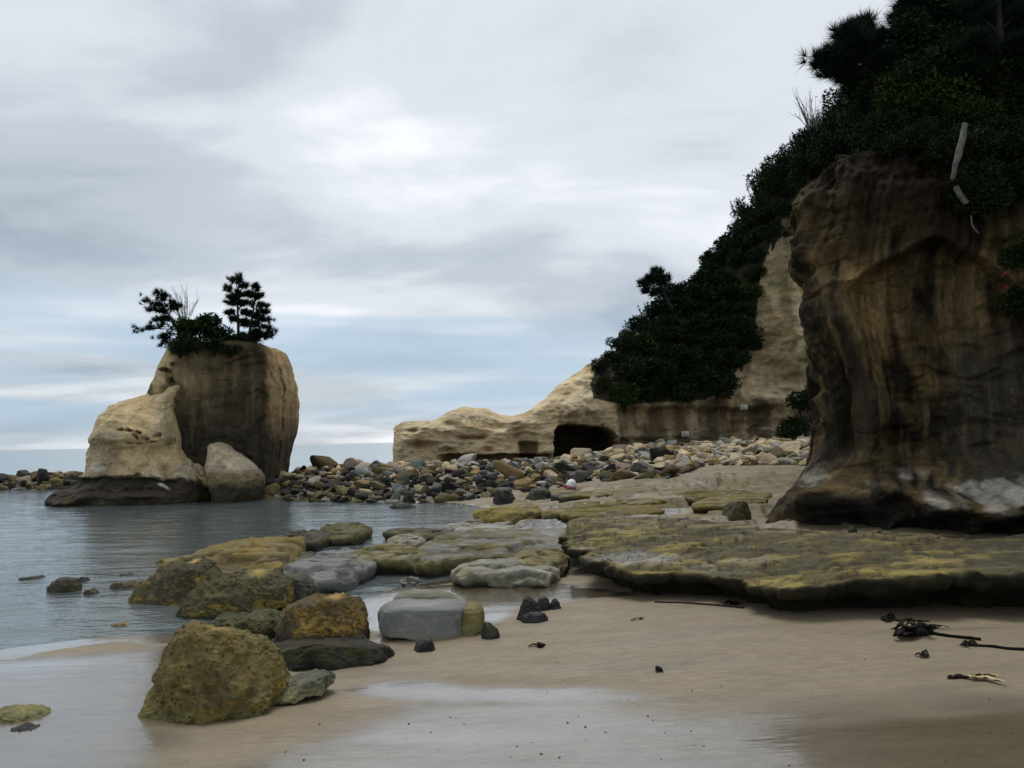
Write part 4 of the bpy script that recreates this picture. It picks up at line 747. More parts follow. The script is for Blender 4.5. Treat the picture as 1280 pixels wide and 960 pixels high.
# ---------------------------------------------------------------- loose stones
def stone_mesh(seed, sub=3):
    import bmesh
    bm = bmesh.new(); bmesh.ops.create_icosphere(bm, subdivisions=sub, radius=1.0); V = np.array([v.co[:] for v in bm.verts]); F = np.array([[v.index for v in f.verts] for f in bm.faces]); bm.free()
    r = np.random.default_rng(seed); V = V * (1 + .18 * fbm(V * 1.1 + seed * 5, 3))[:, None]
    for _ in range(r.integers(13, 20)):
        n_ = r.normal(size=3); n_ /= np.linalg.norm(n_); lim = r.uniform(.34, .66); d = V @ n_; V = V - np.maximum(d - lim, 0)[:, None] * n_ * r.uniform(.93, 1)
    V += .03 * np.stack([fbm(V * 3 + seed + k, 3) for k in range(3)], 1); V *= [1, r.uniform(.75, .95), r.uniform(.5, .75)]
    V /= np.abs(V[:, :2]).max(); return V, F
STM = []; STL = []
for k in range(14):
    v, f = stone_mesh(k + 3, 3); STM.append(mesh('stone', v, f, M_STONE, smooth=False)); STL.append(stone_mesh(k + 3, 2))
PAL = {'pale tan': (0.42, 0.345, 0.22), 'buff pink': (0.36, 0.28, 0.21), 'light grey': (0.29, 0.28, 0.245), 'slate grey': (0.10, 0.108, 0.105), 'green-grey': (0.105, 0.125, 0.10), 'olive brown': (0.11, 0.088, 0.04), 'ochre': (0.24, 0.17, 0.075), 'near-black': (0.028, 0.026, 0.021)}
STUFF = []
def put_stone(x, y, r, colour, zone, label, group, sink=.3, name='stone', cat='stone', shape=None, rot=None, flat=1.0, wetv=0.0):
    z = gz(x, y); o = bpy.data.objects.new(name, STM[shape if shape is not None else random.randrange(14)]); COL.objects.link(o)
    o.location = (x, y, z + r * .62 * flat * (1 - 2 * sink) if sink else z); o.scale = (r, r * random.uniform(.8, 1.05), r * flat * random.uniform(.6, 1.05)); o.rotation_euler = (random.uniform(-.35, .35), random.uniform(-.35, .35), random.uniform(0, 6.28)) if rot is None else rot
    k = random.uniform(.8, 1.2); c_ = PAL[colour]; o.color = (c_[0] * k * random.uniform(.95, 1.05), c_[1] * k, c_[2] * k * random.uniform(.93, 1.07), wetv)
    return tag(o, label, cat, group)
# individually noticeable ones on the bar (pixel centre, pixel width, distance, colour)
HERO = [(407, 582, 42, 35.0, 'olive brown', 'largest smooth brown boulder on the crest of the bar, beside the stack'), (378, 573, 22, 35.8, 'pale tan', 'pale block on the bar against the foot of the stack'), (386, 583, 22, 34, 'buff pink', 'pinkish angular block just left of the smooth brown boulder'), (396, 599, 26, 32.5, 'light grey', 'light grey flat-topped stone below the smooth brown boulder'), (384, 604, 26, 31.3, 'slate grey', 'big slate block low on the bar near the stack'),
        (418, 572, 20, 37, 'slate grey', 'grey stone behind the smooth brown boulder on the crest'), (446, 576, 28, 36, 'buff pink', 'pinkish square block on the bar crest'), (464, 571, 24, 37, 'slate grey', 'dark bluish block topping the bar crest'), (437, 586, 24, 34.5, 'buff pink', 'flat pink stone below the square block'), (470, 583, 30, 35, 'green-grey', 'green-grey boulder right of the square pink block'), (504, 577, 20, 37, 'pale tan', 'pale stone at the left foot of the low promontory'), (426, 606, 34, 30.5, 'olive brown', 'olive boulder low in the middle of the bar'), (519, 588, 22, 34, 'green-grey', 'green-grey block before the low promontory'), (533, 584, 18, 36, 'slate grey', 'bluish stone under the promontory notch'),
        (582, 580, 34, 36, 'light grey', 'wedge-shaped grey block under the promontory'), (565, 592, 22, 33, 'buff pink', 'pink cube-like stone low before the promontory'), (603, 577, 30, 37.5, 'pale tan', 'pale flat block below the promontory wall'), (637, 573, 20, 38, 'pale tan', 'upright pale stone against the promontory wall'), (630, 586, 28, 35, 'green-grey', 'sea-green boulder in the bar'), (642, 600, 56, 31.5, 'ochre', 'broad ochre-topped boulder in the bar'), (690, 598, 34, 32, 'olive brown', 'brown weedy boulder left of the white float'), (708, 577, 30, 38, 'pale tan', 'pale boulder in front of the cave mouth, left one'), (728, 573, 32, 39, 'pale tan', 'widest pale boulder before the cave mouth'), (750, 580, 22, 38, 'light grey', 'light grey boulder before the cave mouth, right one'), (760, 572, 22, 40, 'buff pink', 'buff boulder at the right corner of the cave mouth'), (735, 594, 32, 33, 'near-black', 'dark boulder right of the white float'), (800, 571, 26, 40, 'pale tan', 'pale boulder at the wall between cave and rubble'), (930, 570, 26, 38, 'olive brown', 'brown slab-like stone tilted in the rubble'), (986, 578, 34, 34, 'pale tan', 'large pale boulder against the cliff flank'), (975, 592, 34, 31, 'olive brown', 'mossy boulder at the cliff flank'), (840, 604, 46, 29, 'olive brown', 'long weedy boulder on the sand edge of the rubble'), (826, 582, 36, 35, 'near-black', 'dark flat rock in the middle of the rubble'), (905, 587, 14, 33, 'olive brown', 'round mossy stone at the sand edge'), (48, 590, 40, 45, 'olive brown', 'peaked brown boulder on the spit left of the stack'), (30, 599, 20, 44, 'buff pink', 'pinkish boulder below the peaked one on the left spit'), (98, 579, 28, 47, 'near-black', 'long dark rock behind the stack at left'), (74, 592, 14, 45, 'ochre', 'tan square stone on the left spit'), (90, 586, 20, 45.5, 'buff pink', 'buff boulder against the left side of the stack')]
occ = []
for k, (px, py, w_, Y, colr, lab) in enumerate(HERO):
    q = W(px, py, Y); r = w_ / FPX * Y / 2
    o = put_stone(q[0], q[1], r, colr, '', lab, None, shape=k % 14, name='boulder', cat='boulder', flat=1.05); occ.append((q[0], q[1], r * .8))
occ.append((*W(295, 590, 31)[:2], 1.2)); occ += [(*W(713, 606, y_)[:2], .28) for y_ in (26.5, 27.5, 28.5, 29.5)]
OCC = np.zeros((9000, 3)); OCC[:len(occ)] = occ; nocc = len(occ)
def free(x, y, r, k=.8):
    o_ = OCC[:nocc]; return bool(np.all((x - o_[:, 0]) ** 2 + (y - o_[:, 1]) ** 2 > (k * (r + o_[:, 2])) ** 2))
ZONES = [  # name, plan polygon, number, radii, weights, label tail
    ('bar', [(-10.2, 31.0), (-6.6, 28.9), (-3.6, 27.6), (-1.0, 27.6), (1.5, 28.5), (3.2, 31), (3.6, 40), (-5.5, 38.5), (-8.8, 36.8)], 170, (.12, .33), 'on the boulder bar between stack and promontory', 'stones of the boulder bar'),
    ('rubble', [(3.0, 28.5), (5.0, 28.0), (7.2, 31.5), (10.2, 28.5), (12.5, 36), (15.5, 43.5), (4.0, 41.5)], 105, (.12, .34), 'in the rubble under the far cliff', 'stones of the rubble under the cliff'),
    ('spit', [(-34, 42.2), (-20, 42.2), (-19, 48), (-33, 48)], 35, (.2, .5), 'on the low spit left of the stack', 'stones of the spit left of the stack')]
CNT = {}
for zn, poly, num, (r0, r1), tail, grp in ZONES:
    poly = np.array(poly); lo, hi = poly.min(0), poly.max(0); made = 0; tries = 0; big = []
    while made < num * 12 and tries < 26000:
        tries += 1; x, y = random.uniform(lo[0], hi[0]), random.uniform(lo[1], hi[1])
        if not inpoly(np.array([x]), np.array([y]), poly)[0]: continue
        fr_ = made / (num * 12); r = r1 * (1 - fr_) ** 2.4 * random.uniform(.75, 1.15) + r0 * .62
        if not free(x, y, r, .74): continue
        OCC[nocc] = (x, y, r); nocc += 1; made += 1; big.append((r / y, x, y, r))
    big.sort(reverse=True)
    for i, (_, x, y, r) in enumerate(big):
        z = gz(x, y); tidal = ss(.95, .45, np.array([z + random.uniform(-.2, .2)]))[0]
        if zn == 'rubble': colr = random.choices(list(PAL), (5, 1.5, 2.5, .4, .5, .8, 1.2, .3))[0]
        else: colr = random.choices(list(PAL), (3.2, 1.8, 2.2, 1.6, 1.3, 1.2, 1, .7))[0]
        if random.random() < tidal * .95: colr = random.choices(['olive brown', 'near-black', 'slate grey', 'ochre'], (4, 4.5, 1.2, .8))[0]
        if i < num:
            sz = 'large' if r > .36 else 'small'; bx_ = 640 + FPX * x / y
            if zn == 'bar':
                tail = ('beside the sea stack' if bx_ < 400 else 'in the open gap left of the promontory' if bx_ < 495 else 'below the promontory' if bx_ < 680 else 'below the cave') + (' at the waterline' if z < .4 else ' halfway up the bar' if z < .7 else ' high on the bar')
            elif zn == 'rubble':
                tail = 'in the rubble ' + ('right of the cave' if bx_ < 800 else 'under the wooded slope' if bx_ < 880 else 'under the pale wall' if bx_ < 950 else 'beside the near cliff flank') + (' close to sand' if y < 33 else ' close to the wall' if y > 38 else ' midway up')
            put_stone(x, y, r, colr, zn, f'{sz} {colr} stone {tail}', f'{sz} {colr} stones {tail}', wetv=.2 * tidal)
        else: STUFF.append((x, y, z, r, colr))
# the rest: shingle between the stones, uncountable
M_SHING = rock_mat('shingle', 9.0, 0.55, 1.4, 0.6, 0.03)
Vs, Fs, Cs = [], [], []; off = 0
for _ in range(2600):
    zn, poly, *_r = ZONES[random.choices((0, 1, 2), (1.2, 1.1, .3))[0]]; poly = np.array(poly); x, y = random.uniform(*poly[:, 0][[poly[:, 0].argmin(), poly[:, 0].argmax()]]), random.uniform(poly[:, 1].min(), poly[:, 1].max())
    if not inpoly(np.array([x]), np.array([y]), poly)[0]: continue
    STUFF.append((x, y, None, random.uniform(.06, .16), random.choices(list(PAL), (3, 1.5, 2, 1.2, 1, 1, 1, .8))[0]))
zall = ground([s[0] for s in STUFF], [s[1] for s in STUFF])
for (x, y, _z, r, colr), z in zip(STUFF, zall):
    v, f = STL[random.randrange(14)]; an = random.uniform(0, 6.28); ca, sa = math.cos(an), math.sin(an); s = r * np.array([1, random.uniform(.8, 1), random.uniform(.8, 1.2)]); q = v * s
    q = np.column_stack([q[:, 0] * ca - q[:, 1] * sa, q[:, 0] * sa + q[:, 1] * ca, q[:, 2]]) + [x, y, z + r * .25]
    if z < .45 and random.random() < .8: colr = random.choice(['olive brown', 'near-black'])
    Vs.append(q); Fs.append(f + off); off += len(v); Cs.append(full(len(v), np.array(PAL[colr]) * random.uniform(.75, 1.2)))
tag(obj('shingle', mesh('shingle', np.concatenate(Vs), np.concatenate(Fs), M_SHING, np.concatenate(Cs), smooth=False)), 'small stones and shingle filling the gaps between the boulders', 'shingle', kind='stuff')

# the cone-shaped rock leaning at the stack foot
V, F, cap = loft(rowsW([(553, 266, 272, 30.6, 31.4), (558, 264, 284, 30.3, 31.8), (567, 262, 297, 30.1, 32.2), (578, 262, 310, 29.9, 32.4), (589, 263, 320, 29.7, 32.5), (600, 266, 326, 29.6, 32.6), (612, 270, 326, 29.7, 32.6), (625, 272, 322, 29.8, 32.5)], 31.2), 160, 110, 2.1, .3, .9, .03, 77, .10)
pat = fbm(V * 1.2, 4); ppx, ppy = proj(V); c = full(len(V), [0.46, 0.375, 0.25]); c = mixc(c, [0.58, 0.52, 0.40], .7 * ss(0, .4, pat)); c = mixc(c, [0.17, 0.125, 0.065], .85 * ss(584, 594, ppy + 8 * pat)); c = mixc(c, [0.05, 0.042, 0.028], .9 * ss(602, 612, ppy + 6 * pat))
o = obj('boulder', loft_mesh('boulder', V, F, cap, M_STACK, c)); tag(o, 'pale cone-shaped boulder leaning against the foot of the sea stack', 'boulder')

# ---------------------------------------------------------------- foliage
def leaf_cloud(n, lobes, size, seed, up=0.35, asp=0.45):
    r = np.random.default_rng(seed); V = np.empty((n, 4, 3)); k = r.choice(len(lobes), n, p=np.array([l[3] ** 2 for l in lobes]) / sum(l[3] ** 2 for l in lobes)); Lb = np.array(lobes)
    d = r.normal(size=(n, 3)); d /= np.linalg.norm(d, axis=1)[:, None]; rad = r.uniform(.35, 1, n) ** .5 * (1 + .18 * r.normal(size=n) * (r.random(n) < .25))
    P = Lb[k, :3] + d * (Lb[k, 3] * rad)[:, None] * [1, 1, .8]
    a_ = r.normal(size=(n, 3)) * [1, 1, .6] + d * .9 + [0, 0, up]; a_ /= np.linalg.norm(a_, axis=1)[:, None]; b_ = np.cross(a_, r.normal(size=(n, 3))); b_ /= np.linalg.norm(b_, axis=1)[:, None]
    s = size * r.uniform(.6, 1.4, n)[:, None]
    V[:, 0] = P; V[:, 1] = P + a_ * s * .5 + b_ * s * asp * .5; V[:, 2] = P + a_ * s; V[:, 3] = P + a_ * s * .5 - b_ * s * asp * .5
    return V.reshape(-1, 3), np.arange(n * 4).reshape(n, 4)
def tufts(points, dirs, nper, length, width, seed, spread=.75):
    """needle tufts: thin triangles fanning out of each point"""
    r = np.random.default_rng(seed); P = np.repeat(points, nper, 0); D = np.repeat(dirs, nper, 0); n = len(P)
    a_ = D + spread * r.normal(size=(n, 3)); a_ /= np.linalg.norm(a_, axis=1)[:, None]; b_ = np.cross(a_, r.normal(size=(n, 3))); b_ /= np.linalg.norm(b_, axis=1)[:, None]
    ln = length * r.uniform(.6, 1.15, n)[:, None]; V = np.stack([P - b_ * width * .5, P + a_ * ln, P + b_ * width * .5], 1)
    return V.reshape(-1, 3), np.arange(n * 3).reshape(n, 3)
def bush_lobes(seed, r=1.0, n=9):
    g = np.random.default_rng(seed); return [(g.uniform(-.6, .6) * r, g.uniform(-.6, .6) * r, g.uniform(-.1, .55) * r, g.uniform(.32, .55) * r) for _ in range(n)]
def shoots(seed, n, r, h, size):
    """upright leafy shoots sticking out of a crown"""
    g = np.random.default_rng(seed); P, D = [], []
    for _ in range(n):
        a_ = g.uniform(0, 6.28); q = g.uniform(.2, .95) * r; b_ = np.array([math.cos(a_) * q, math.sin(a_) * q, .35 * r]); dr = np.array([math.cos(a_) * .3, math.sin(a_) * .3, 1.0]); 
        for t in np.linspace(0.1, 1, 9): P.append(b_ + dr * h * t * g.uniform(.8, 1.1)); D.append(dr * .9)
    return tufts(np.array(P), np.array(D), 9, size, size * .16, seed, .6)
def stem_parts(seed, n, r, rad, drop):
    g = np.random.default_rng(seed); parts = []
    for _ in range(n):
        a_ = g.uniform(0, 6.28); q = g.uniform(.3, .7) * r; path = [np.array([0, 0, -drop]), np.array([math.cos(a_) * q * .4, math.sin(a_) * q * .4, 0]), np.array([math.cos(a_) * q, math.sin(a_) * q, .45 * r])]
        parts.append(tube(interp_rows(path, 8), np.linspace(rad, rad * .4, 8), 5))
    return join(parts)
BUSH = []
for k in range(6):
    lv = leaf_cloud(2300, bush_lobes(100 + k), .15, 200 + k)
    BUSH.append((mesh('crown', *lv, M_LEAFB if k == 5 else M_LEAF, smooth=False), mesh('trunk', *stem_parts(300 + k, 5, 1, .05, .6), M_BARK)))
for k in range(3):      # shrubs with upright pine-like shoots
    lv = leaf_cloud(1200, bush_lobes(130 + k), .14, 230 + k); sh = shoots(330 + k, 26, .85, .75, .20)
    me_ = mesh('crown', np.concatenate([lv[0], sh[0]]), lv[1].tolist() + (sh[1] + len(lv[0])).tolist(), M_NEED, smooth=False)
    BUSH.append((me_, mesh('trunk', *stem_parts(340 + k, 5, 1, .05, .6), M_BARK)))
def shrub(loc, s, kind, label, group, rz, name='shrub', cat='shrub', flat=1.0):
    r = tag(obj(name, None, loc=loc), label, cat, group); r.scale = (s, s, s * flat); r.rotation_euler = (0, 0, rz); c_, t_ = BUSH[kind]; obj('crown', c_, r); obj('trunk', t_, r); return r
def scatter(Vp, poly, dist, maxn, seed):
    fx, fy = proj(Vp); idx = np.where(inpoly(fx, fy, poly))[0]; r = np.random.default_rng(seed); r.shuffle(idx); out = []
    for i in idx:
        p_ = Vp[i]
        if all(((p_ - o_) ** 2).sum() > dist ** 2 for o_ in out):
            out.append(p_)
            if len(out) >= maxn: break
    return out
# wooded slope of the headland
pts = scatter(HEAD_V, veg_poly, .95, 190, 1)
for i, p_ in enumerate(pts):
    fx, fy = proj(p_[None]); fx, fy = fx[0], fy[0]; edge = fy < np.interp(fx, [740, 800, 850, 950, 1060], [470, 440, 375, 260, 160])
    kind = random.choice((6, 7, 8)) if edge and fx > 815 else (5 if random.random() < .16 else random.randrange(5))
    lab = ('upright evergreen shrub', 'skyline shrubs of the headland') if kind > 5 else (('brighter green leafy shrub', 'brighter shrubs of the headland') if kind == 5 else ('dark leafy shrub', 'dark shrubs of the headland thicket'))
    zw = ('lower left tip of the headland thicket' if fx < 790 else 'lower middle of the headland thicket' if fx < 870 and fy > 430 else 'lower right edge of the headland thicket' if fy > 430 else 'left skyline of the headland thicket' if edge and fx < 900 else 'upper skyline of the headland thicket' if edge else 'middle of the headland thicket' if fx < 900 else 'upper headland thicket beside the pale wall')
    lab = (lab[0] + ', ' + zw, lab[1] + ', ' + zw)
    s = random.uniform(.75, 1.15) if not (fx < 775) else random.uniform(.55, .75)
    shrub(p_ + np.array([0, -.15, .1]), s, kind, lab[0], lab[1], random.uniform(0, 6.28))
# shrubs crowning and hanging over the near cliff
near_poly = [(1168, -50), (1310, -50), (1310, 420), (1290, 390), (1262, 350), (1230, 300), (1215, 240), (1175, 190), (1120, 188), (1098, 182), (1086, 165), (1096, 122), (1125, 95), (1165, 60)]
NB = []
for k in range(4):
    lv = leaf_cloud(5200, bush_lobes(160 + k, 1, 12), .10, 260 + k); NB.append((mesh('crown', *lv, M_LEAFB if k == 3 else M_LEAF, smooth=False), mesh('trunk', *stem_parts(360 + k, 6, 1, .04, .6), M_BARK)))
BUSH += NB
for i, p_ in enumerate(scatter(CLIFF_V, near_poly, .72, 130, 2)):
    fx, fy = proj(p_[None]); k = 12 if random.random() < .15 else random.randrange(9, 12); d_ = (p_ - CAM) / np.linalg.norm(p_ - CAM)
    lab = ('brighter green shrub above the near cliff', 'brighter shrubs over the near cliff') if k == 12 else ('dark leafy shrub above the near cliff', 'dark shrubs over the near cliff')
    zw = ('at the top edge' if fy[0] < 40 else 'in the upper band' if fy[0] < 110 else 'on the brow' if fy[0] < 190 else 'hanging down the right side') + (', left part' if fx[0] < 1150 else ', middle part' if fx[0] < 1220 else ', right part')
    lab = (lab[0] + ', ' + zw, lab[1] + ', ' + zw)
    shrub(p_ - d_ * .15 + np.array([0, 0, .05]), random.uniform(.6, 1.0) * (1 if fy[0] < 150 else .75), k, lab[0], lab[1], random.uniform(0, 6.28))
# pocket of green at the foot of the far wall
q = W(992, 545, 41); shrub(q, 1.1, 0, 'dark shrub at the wall foot beside the near cliff flank', None, 1.0); q = W(1000, 505, 41.5); shrub(q, 1.0, 3, 'dark shrub climbing the far wall above the wall foot shrub', None, 2.0)

# pines
def pine(label, base, trunk, branches, seed, tl=.22, nper=34, rad=.07, group=None, width=.022, spread=.75, dens=1.0, name='pine_tree'):
    r = np.random.default_rng(seed); base = np.asarray(base, float); root = tag(obj(name, None, loc=base), label, 'pine tree', group)
    tr = interp_rows(np.asarray(trunk, float) - base, 24); parts = [tube(tr, np.linspace(rad, rad * .3, 24), 8)]; P, D = [], []
    for a_, tip, nt_ in branches:
        a_ = np.asarray(a_, float) - base; tip = np.asarray(tip, float) - base; mid_ = (a_ + tip) / 2 + np.array([0, 0, .06 * np.linalg.norm(tip - a_)]) + r.normal(size=3) * .05
        path = interp_rows([a_, mid_, tip], 10); parts.append(tube(path, np.linspace(rad * .35, rad * .12, 10), 5)); ln = np.linalg.norm(tip - a_)
        for k in range(max(2, int(nt_ * dens * 2.2))):
            t = r.uniform(.35, 1) ** .8; j = min(9, int(t * 9)); off = r.normal(size=3) * [.22, .22, .12] * (ln * .35 + .12); p_ = path[j] + off + [0, 0, .03]; P.append(p_); dd = (tip - a_) / (ln + 1e-6) * .4 + off * 1.2 + np.array([0, 0, .65]); D.append(dd / np.linalg.norm(dd))
    parts_m = join(parts); obj('trunk', mesh('trunk', *parts_m, M_BARK), root)
    obj('crown', mesh('crown', *tufts(np.array(P), np.array(D), nper, tl, width, seed + 1, spread), M_NEED, smooth=False), root); return root
def wp(px, py, Y): return W(px, py, Y)
def side_branches(trunk_px, spec, Y, seed, n=9):
    r = np.random.default_rng(seed); out = []
    for (ax, ay, bx, by) in spec: out.append((wp(ax, ay, Y), wp(bx, by, Y + r.uniform(-.7, .7)), n))
    return out
Y = 33.2
pine('tall pine on the right of the sea stack top', wp(297, 436, Y), [wp(297, 440, Y), wp(298, 415, Y), wp(297, 385, Y), wp(299, 348, Y)],
     side_branches(None, [(298, 360, 299, 345), (298, 362, 290, 351), (298, 366, 308, 356), (298, 372, 281, 362), (298, 374, 284, 373), (298, 372, 310, 368), (297, 385, 285, 380), (298, 385, 312, 380), (298, 397, 282, 393), (298, 395, 312, 392), (298, 404, 287, 400), (297, 378, 296, 366), (298, 388, 303, 378), (298, 410, 310, 405), (298, 380, 290, 374)], Y, 1), 11)
pine('bushier pine leaning right at the edge of the sea stack', wp(307, 440, Y - .3), [wp(307, 442, Y), wp(312, 415, Y), wp(317, 385, Y), wp(320, 362, Y)],
     side_branches(None, [(319, 372, 320, 358), (318, 378, 329, 369), (317, 380, 312, 368), (316, 388, 333, 384), (315, 395, 336, 392), (314, 402, 338, 403), (313, 408, 340, 412), (311, 415, 341, 420), (311, 418, 335, 425), (312, 410, 322, 405), (312, 418, 322, 416), (310, 422, 325, 424), (315, 396, 306, 392), (313, 406, 304, 408), (310, 420, 300, 422), (312, 400, 325, 396), (310, 425, 318, 428)], Y, 2, 11), 12)
pine('slanting pine reaching left over the edge of the sea stack', wp(230, 432, Y), [wp(232, 440, Y), wp(222, 412, Y), wp(212, 395, Y), wp(198, 375, Y)],
     side_branches(None, [(205, 385, 193, 364), (206, 386, 204, 367), (206, 388, 176, 376), (208, 390, 184, 390), (210, 392, 224, 382), (212, 393, 215, 378), (216, 402, 190, 402), (218, 408, 186, 413), (219, 412, 166, 416), (222, 418, 196, 425), (224, 422, 200, 432), (212, 395, 200, 390), (208, 388, 196, 380), (226, 426, 212, 434), (217, 405, 205, 400)], Y, 3, 8), 13)
pine('small pine jutting from the headland skyline against the sky', wp(838, 382, 46), [wp(840, 386, 46), wp(832, 370, 46), wp(822, 352, 46)],
     side_branches(None, [(828, 362, 816, 338), (828, 360, 826, 336), (826, 358, 803, 352), (826, 360, 799, 356), (828, 364, 802, 368), (830, 367, 812, 373), (830, 366, 833, 345), (826, 358, 812, 348), (828, 362, 822, 350), (830, 368, 822, 366)], 46, 4, 8), 14, tl=.38, width=.035, rad=.1, spread=.6)
# pines on the brow of the near cliff
Y = 15.6
def fanpine(label, base, tip, spec, Y, seed, **k):
    return pine(label, wp(*base, Y), [wp(*base, Y), wp((base[0] + tip[0]) / 2 + 3, (base[1] + tip[1]) / 2, Y), wp(*tip, Y)], side_branches(None, spec, Y, seed, k.pop('n', 26)), seed, **k)
fanpine('pine stretching a branch left over the brow of the near cliff', (1100, 130), (1078, 40), [(1085, 95, 1012, 78), (1086, 90, 1022, 70), (1085, 92, 1028, 96), (1082, 70, 1050, 42), (1080, 65, 1062, 36), (1080, 60, 1080, 30), (1082, 66, 1100, 48), (1085, 80, 1048, 62), (1086, 85, 1060, 76), (1090, 100, 1050, 100), (1088, 90, 1110, 68), (1086, 84, 1092, 60), (1092, 105, 1062, 118), (1083, 75, 1070, 55), (1090, 110, 1080, 98), (1090, 105, 1105, 92)], Y, 21, tl=.26, width=.012, nper=44, rad=.09)
fanpine('dark pine filling the top edge above the near cliff', (1175, 110), (1160, -30), [(1165, 50, 1118, 20), (1163, 30, 1128, -5), (1166, 60, 1120, 44), (1165, 40, 1150, 5), (1165, 30, 1185, 0), (1166, 55, 1205, 30), (1168, 75, 1130, 72), (1168, 80, 1210, 66), (1170, 90, 1145, 90), (1168, 60, 1160, 30), (1162, 10, 1140, -20), (1170, 88, 1196, 90), (1167, 65, 1140, 45), (1166, 50, 1175, 22)], 15.8, 22, tl=.26, width=.012, nper=44, rad=.1, n=26)
fanpine('dark pine in the top right corner above the near cliff', (1250, 130), (1245, -30), [(1247, 40, 1205, 10), (1247, 40, 1290, 10), (1248, 70, 1210, 55), (1248, 70, 1290, 60), (1247, 20, 1225, -15), (1247, 20, 1265, -15), (1249, 90, 1215, 90), (1249, 95, 1290, 95), (1248, 60, 1240, 30), (1248, 80, 1265, 75)], 14.8, 23, tl=.26, width=.012, nper=44, rad=.1, n=26)
for k, (px, py, Yd, s, lab) in enumerate([(1052, 162, 23, .9, 'leafy tree on the shoulder behind the near cliff brow'), (1026, 185, 26, .9, 'rounded tree second down the shoulder behind the cliff brow'), (990, 212, 30, 1.0, 'open crowned tree on the shoulder with a ragged left edge'), (966, 236, 33, 1.0, 'lowest tree of the shoulder behind the near cliff'), (1072, 138, 21, .75, 'tree just under the outstretched pine branch'), (1012, 212, 27, 1.0, 'dark tree filling the middle of the shoulder'), (1050, 196, 22, .8, 'shadowed tree above the cliff left edge')]):
    shrub(W(px, py, Yd), s, (9, 10, 11, 10, 11, 9, 10)[k], lab, None, k * 1.3, name='broadleaf_tree', cat='tree')
# scrub on the stack
for k, (px, py, s, kd, lab) in enumerate([(236, 416, .75, 5, 'green bush left of centre on the sea stack top'), (258, 410, .75, 5, 'rounded green bush in the middle of the sea stack top'), (276, 422, .62, 0, 'dark bush beside the tall pine on the stack'), (295, 432, .6, 1, 'dark bush under the two pines on the stack'), (312, 434, .55, 2, 'dark bush under the leaning right pine'), (246, 432, .6, 3, 'dark bush on the front rim of the stack'), (268, 436, .55, 4, 'low dark bush at the rim above the streaked face'), (225, 440, .5, 1, 'dark bush at the left rim below the slanting pine'), (286, 441, .45, 3, 'small bush hanging at the rim'), (213, 476, .3, 5, 'small green tuft in the gully left of the crack'), (207, 466, .28, 0, 'dark tuft on the left flank of the stack'), (219, 458, .3, 2, 'dark tuft high in the stack gully')]):
    shrub(W(px, py, (32.9 if k < 5 else 31.75) if k < 9 else 32.2), s * 1.12, kd, lab, None, k * 1.1, flat=.8)
# bare shrubs
def bare(label, base, height, width, seed, n=16):
    r = np.random.default_rng(seed); root = tag(obj('bare_shrub', None, loc=base), label, 'bare shrub'); parts = []
    for k in range(n):
        a_ = r.uniform(0, 6.28); q = r.uniform(.2, 1) * width; tip = np.array([math.cos(a_) * q, math.sin(a_) * q * .6, height * r.uniform(.6, 1)]); path = interp_rows([np.zeros(3), tip * [.35, .35, .5] + r.normal(size=3) * .04, tip], 10); parts.append(tube(path, np.linspace(.02, .006, 10), 4))
        for j in range(4):
            s = path[r.integers(4, 9)]; e = s + (tip * .3 + r.normal(size=3) * [.15, .15, .12] * height * .5); parts.append(tube(interp_rows([s, (s + e) / 2 + r.normal(size=3) * .02, e], 5), np.linspace(.008, .004, 5), 3))
    obj('twigs', mesh('twigs', *join(parts), M_TWIG), root)
bare('leafless grey shrub between the slanting pine and the green bush', W(232, 415, 33.5), 1.7, .8, 5)
bare('leafless tree against the sky on the shoulder of the cliff', W(1016, 178, 25.8), 1.5, .7, 6)
# pale dead trunk and roots hanging on the near cliff
def deadwood(label, pxpath, Y, rads, name='dead_trunk', cat='dead wood'):
    path = np.array([W(a_, b_, Y + dy) for a_, b_, dy in pxpath]); V, F = tube(interp_rows(path, 30), np.interp(np.linspace(0, 1, 30), np.linspace(0, 1, len(rads)), rads), 9); V += .02 * np.stack([fbm(V * 6 + k, 3) for k in range(3)], 1); o = obj(name, mesh(name, V, F, M_PALEBARK)); tag(o, label, cat)
deadwood('pale bare trunk hanging down from the shrubs on the near cliff', [(1206, 155, 0), (1203, 175, -.05), (1196, 200, -.1), (1190, 224, -.1)], 13.3, [.045, .055, .05, .035]); deadwood('short pale broken stub below the hanging pale trunk', [(1194, 233, 0), (1200, 243, 0), (1208, 254, 0)], 13.3, [.04, .05, .045]); deadwood('thin pale root dangling below the broken stub', [(1214, 270, 0), (1216, 284, 0), (1224, 292, 0)], 13.4, [.015, .018, .01], 'root')
# red blossoms on the right
for k, (px, py) in enumerate([(1256, 342), (1257, 360)]):
    v, f = leaf_cloud(26, [(0, 0, 0, .028)], .035, 800 + k); o = obj('red_blossom', mesh('red_blossom', v, f, M_RED, smooth=False), loc=W(px, py, 12.2)); tag(o, ('upper' if k == 0 else 'lower') + ' of two red blossoms in the dark shrubs at right', 'blossom')

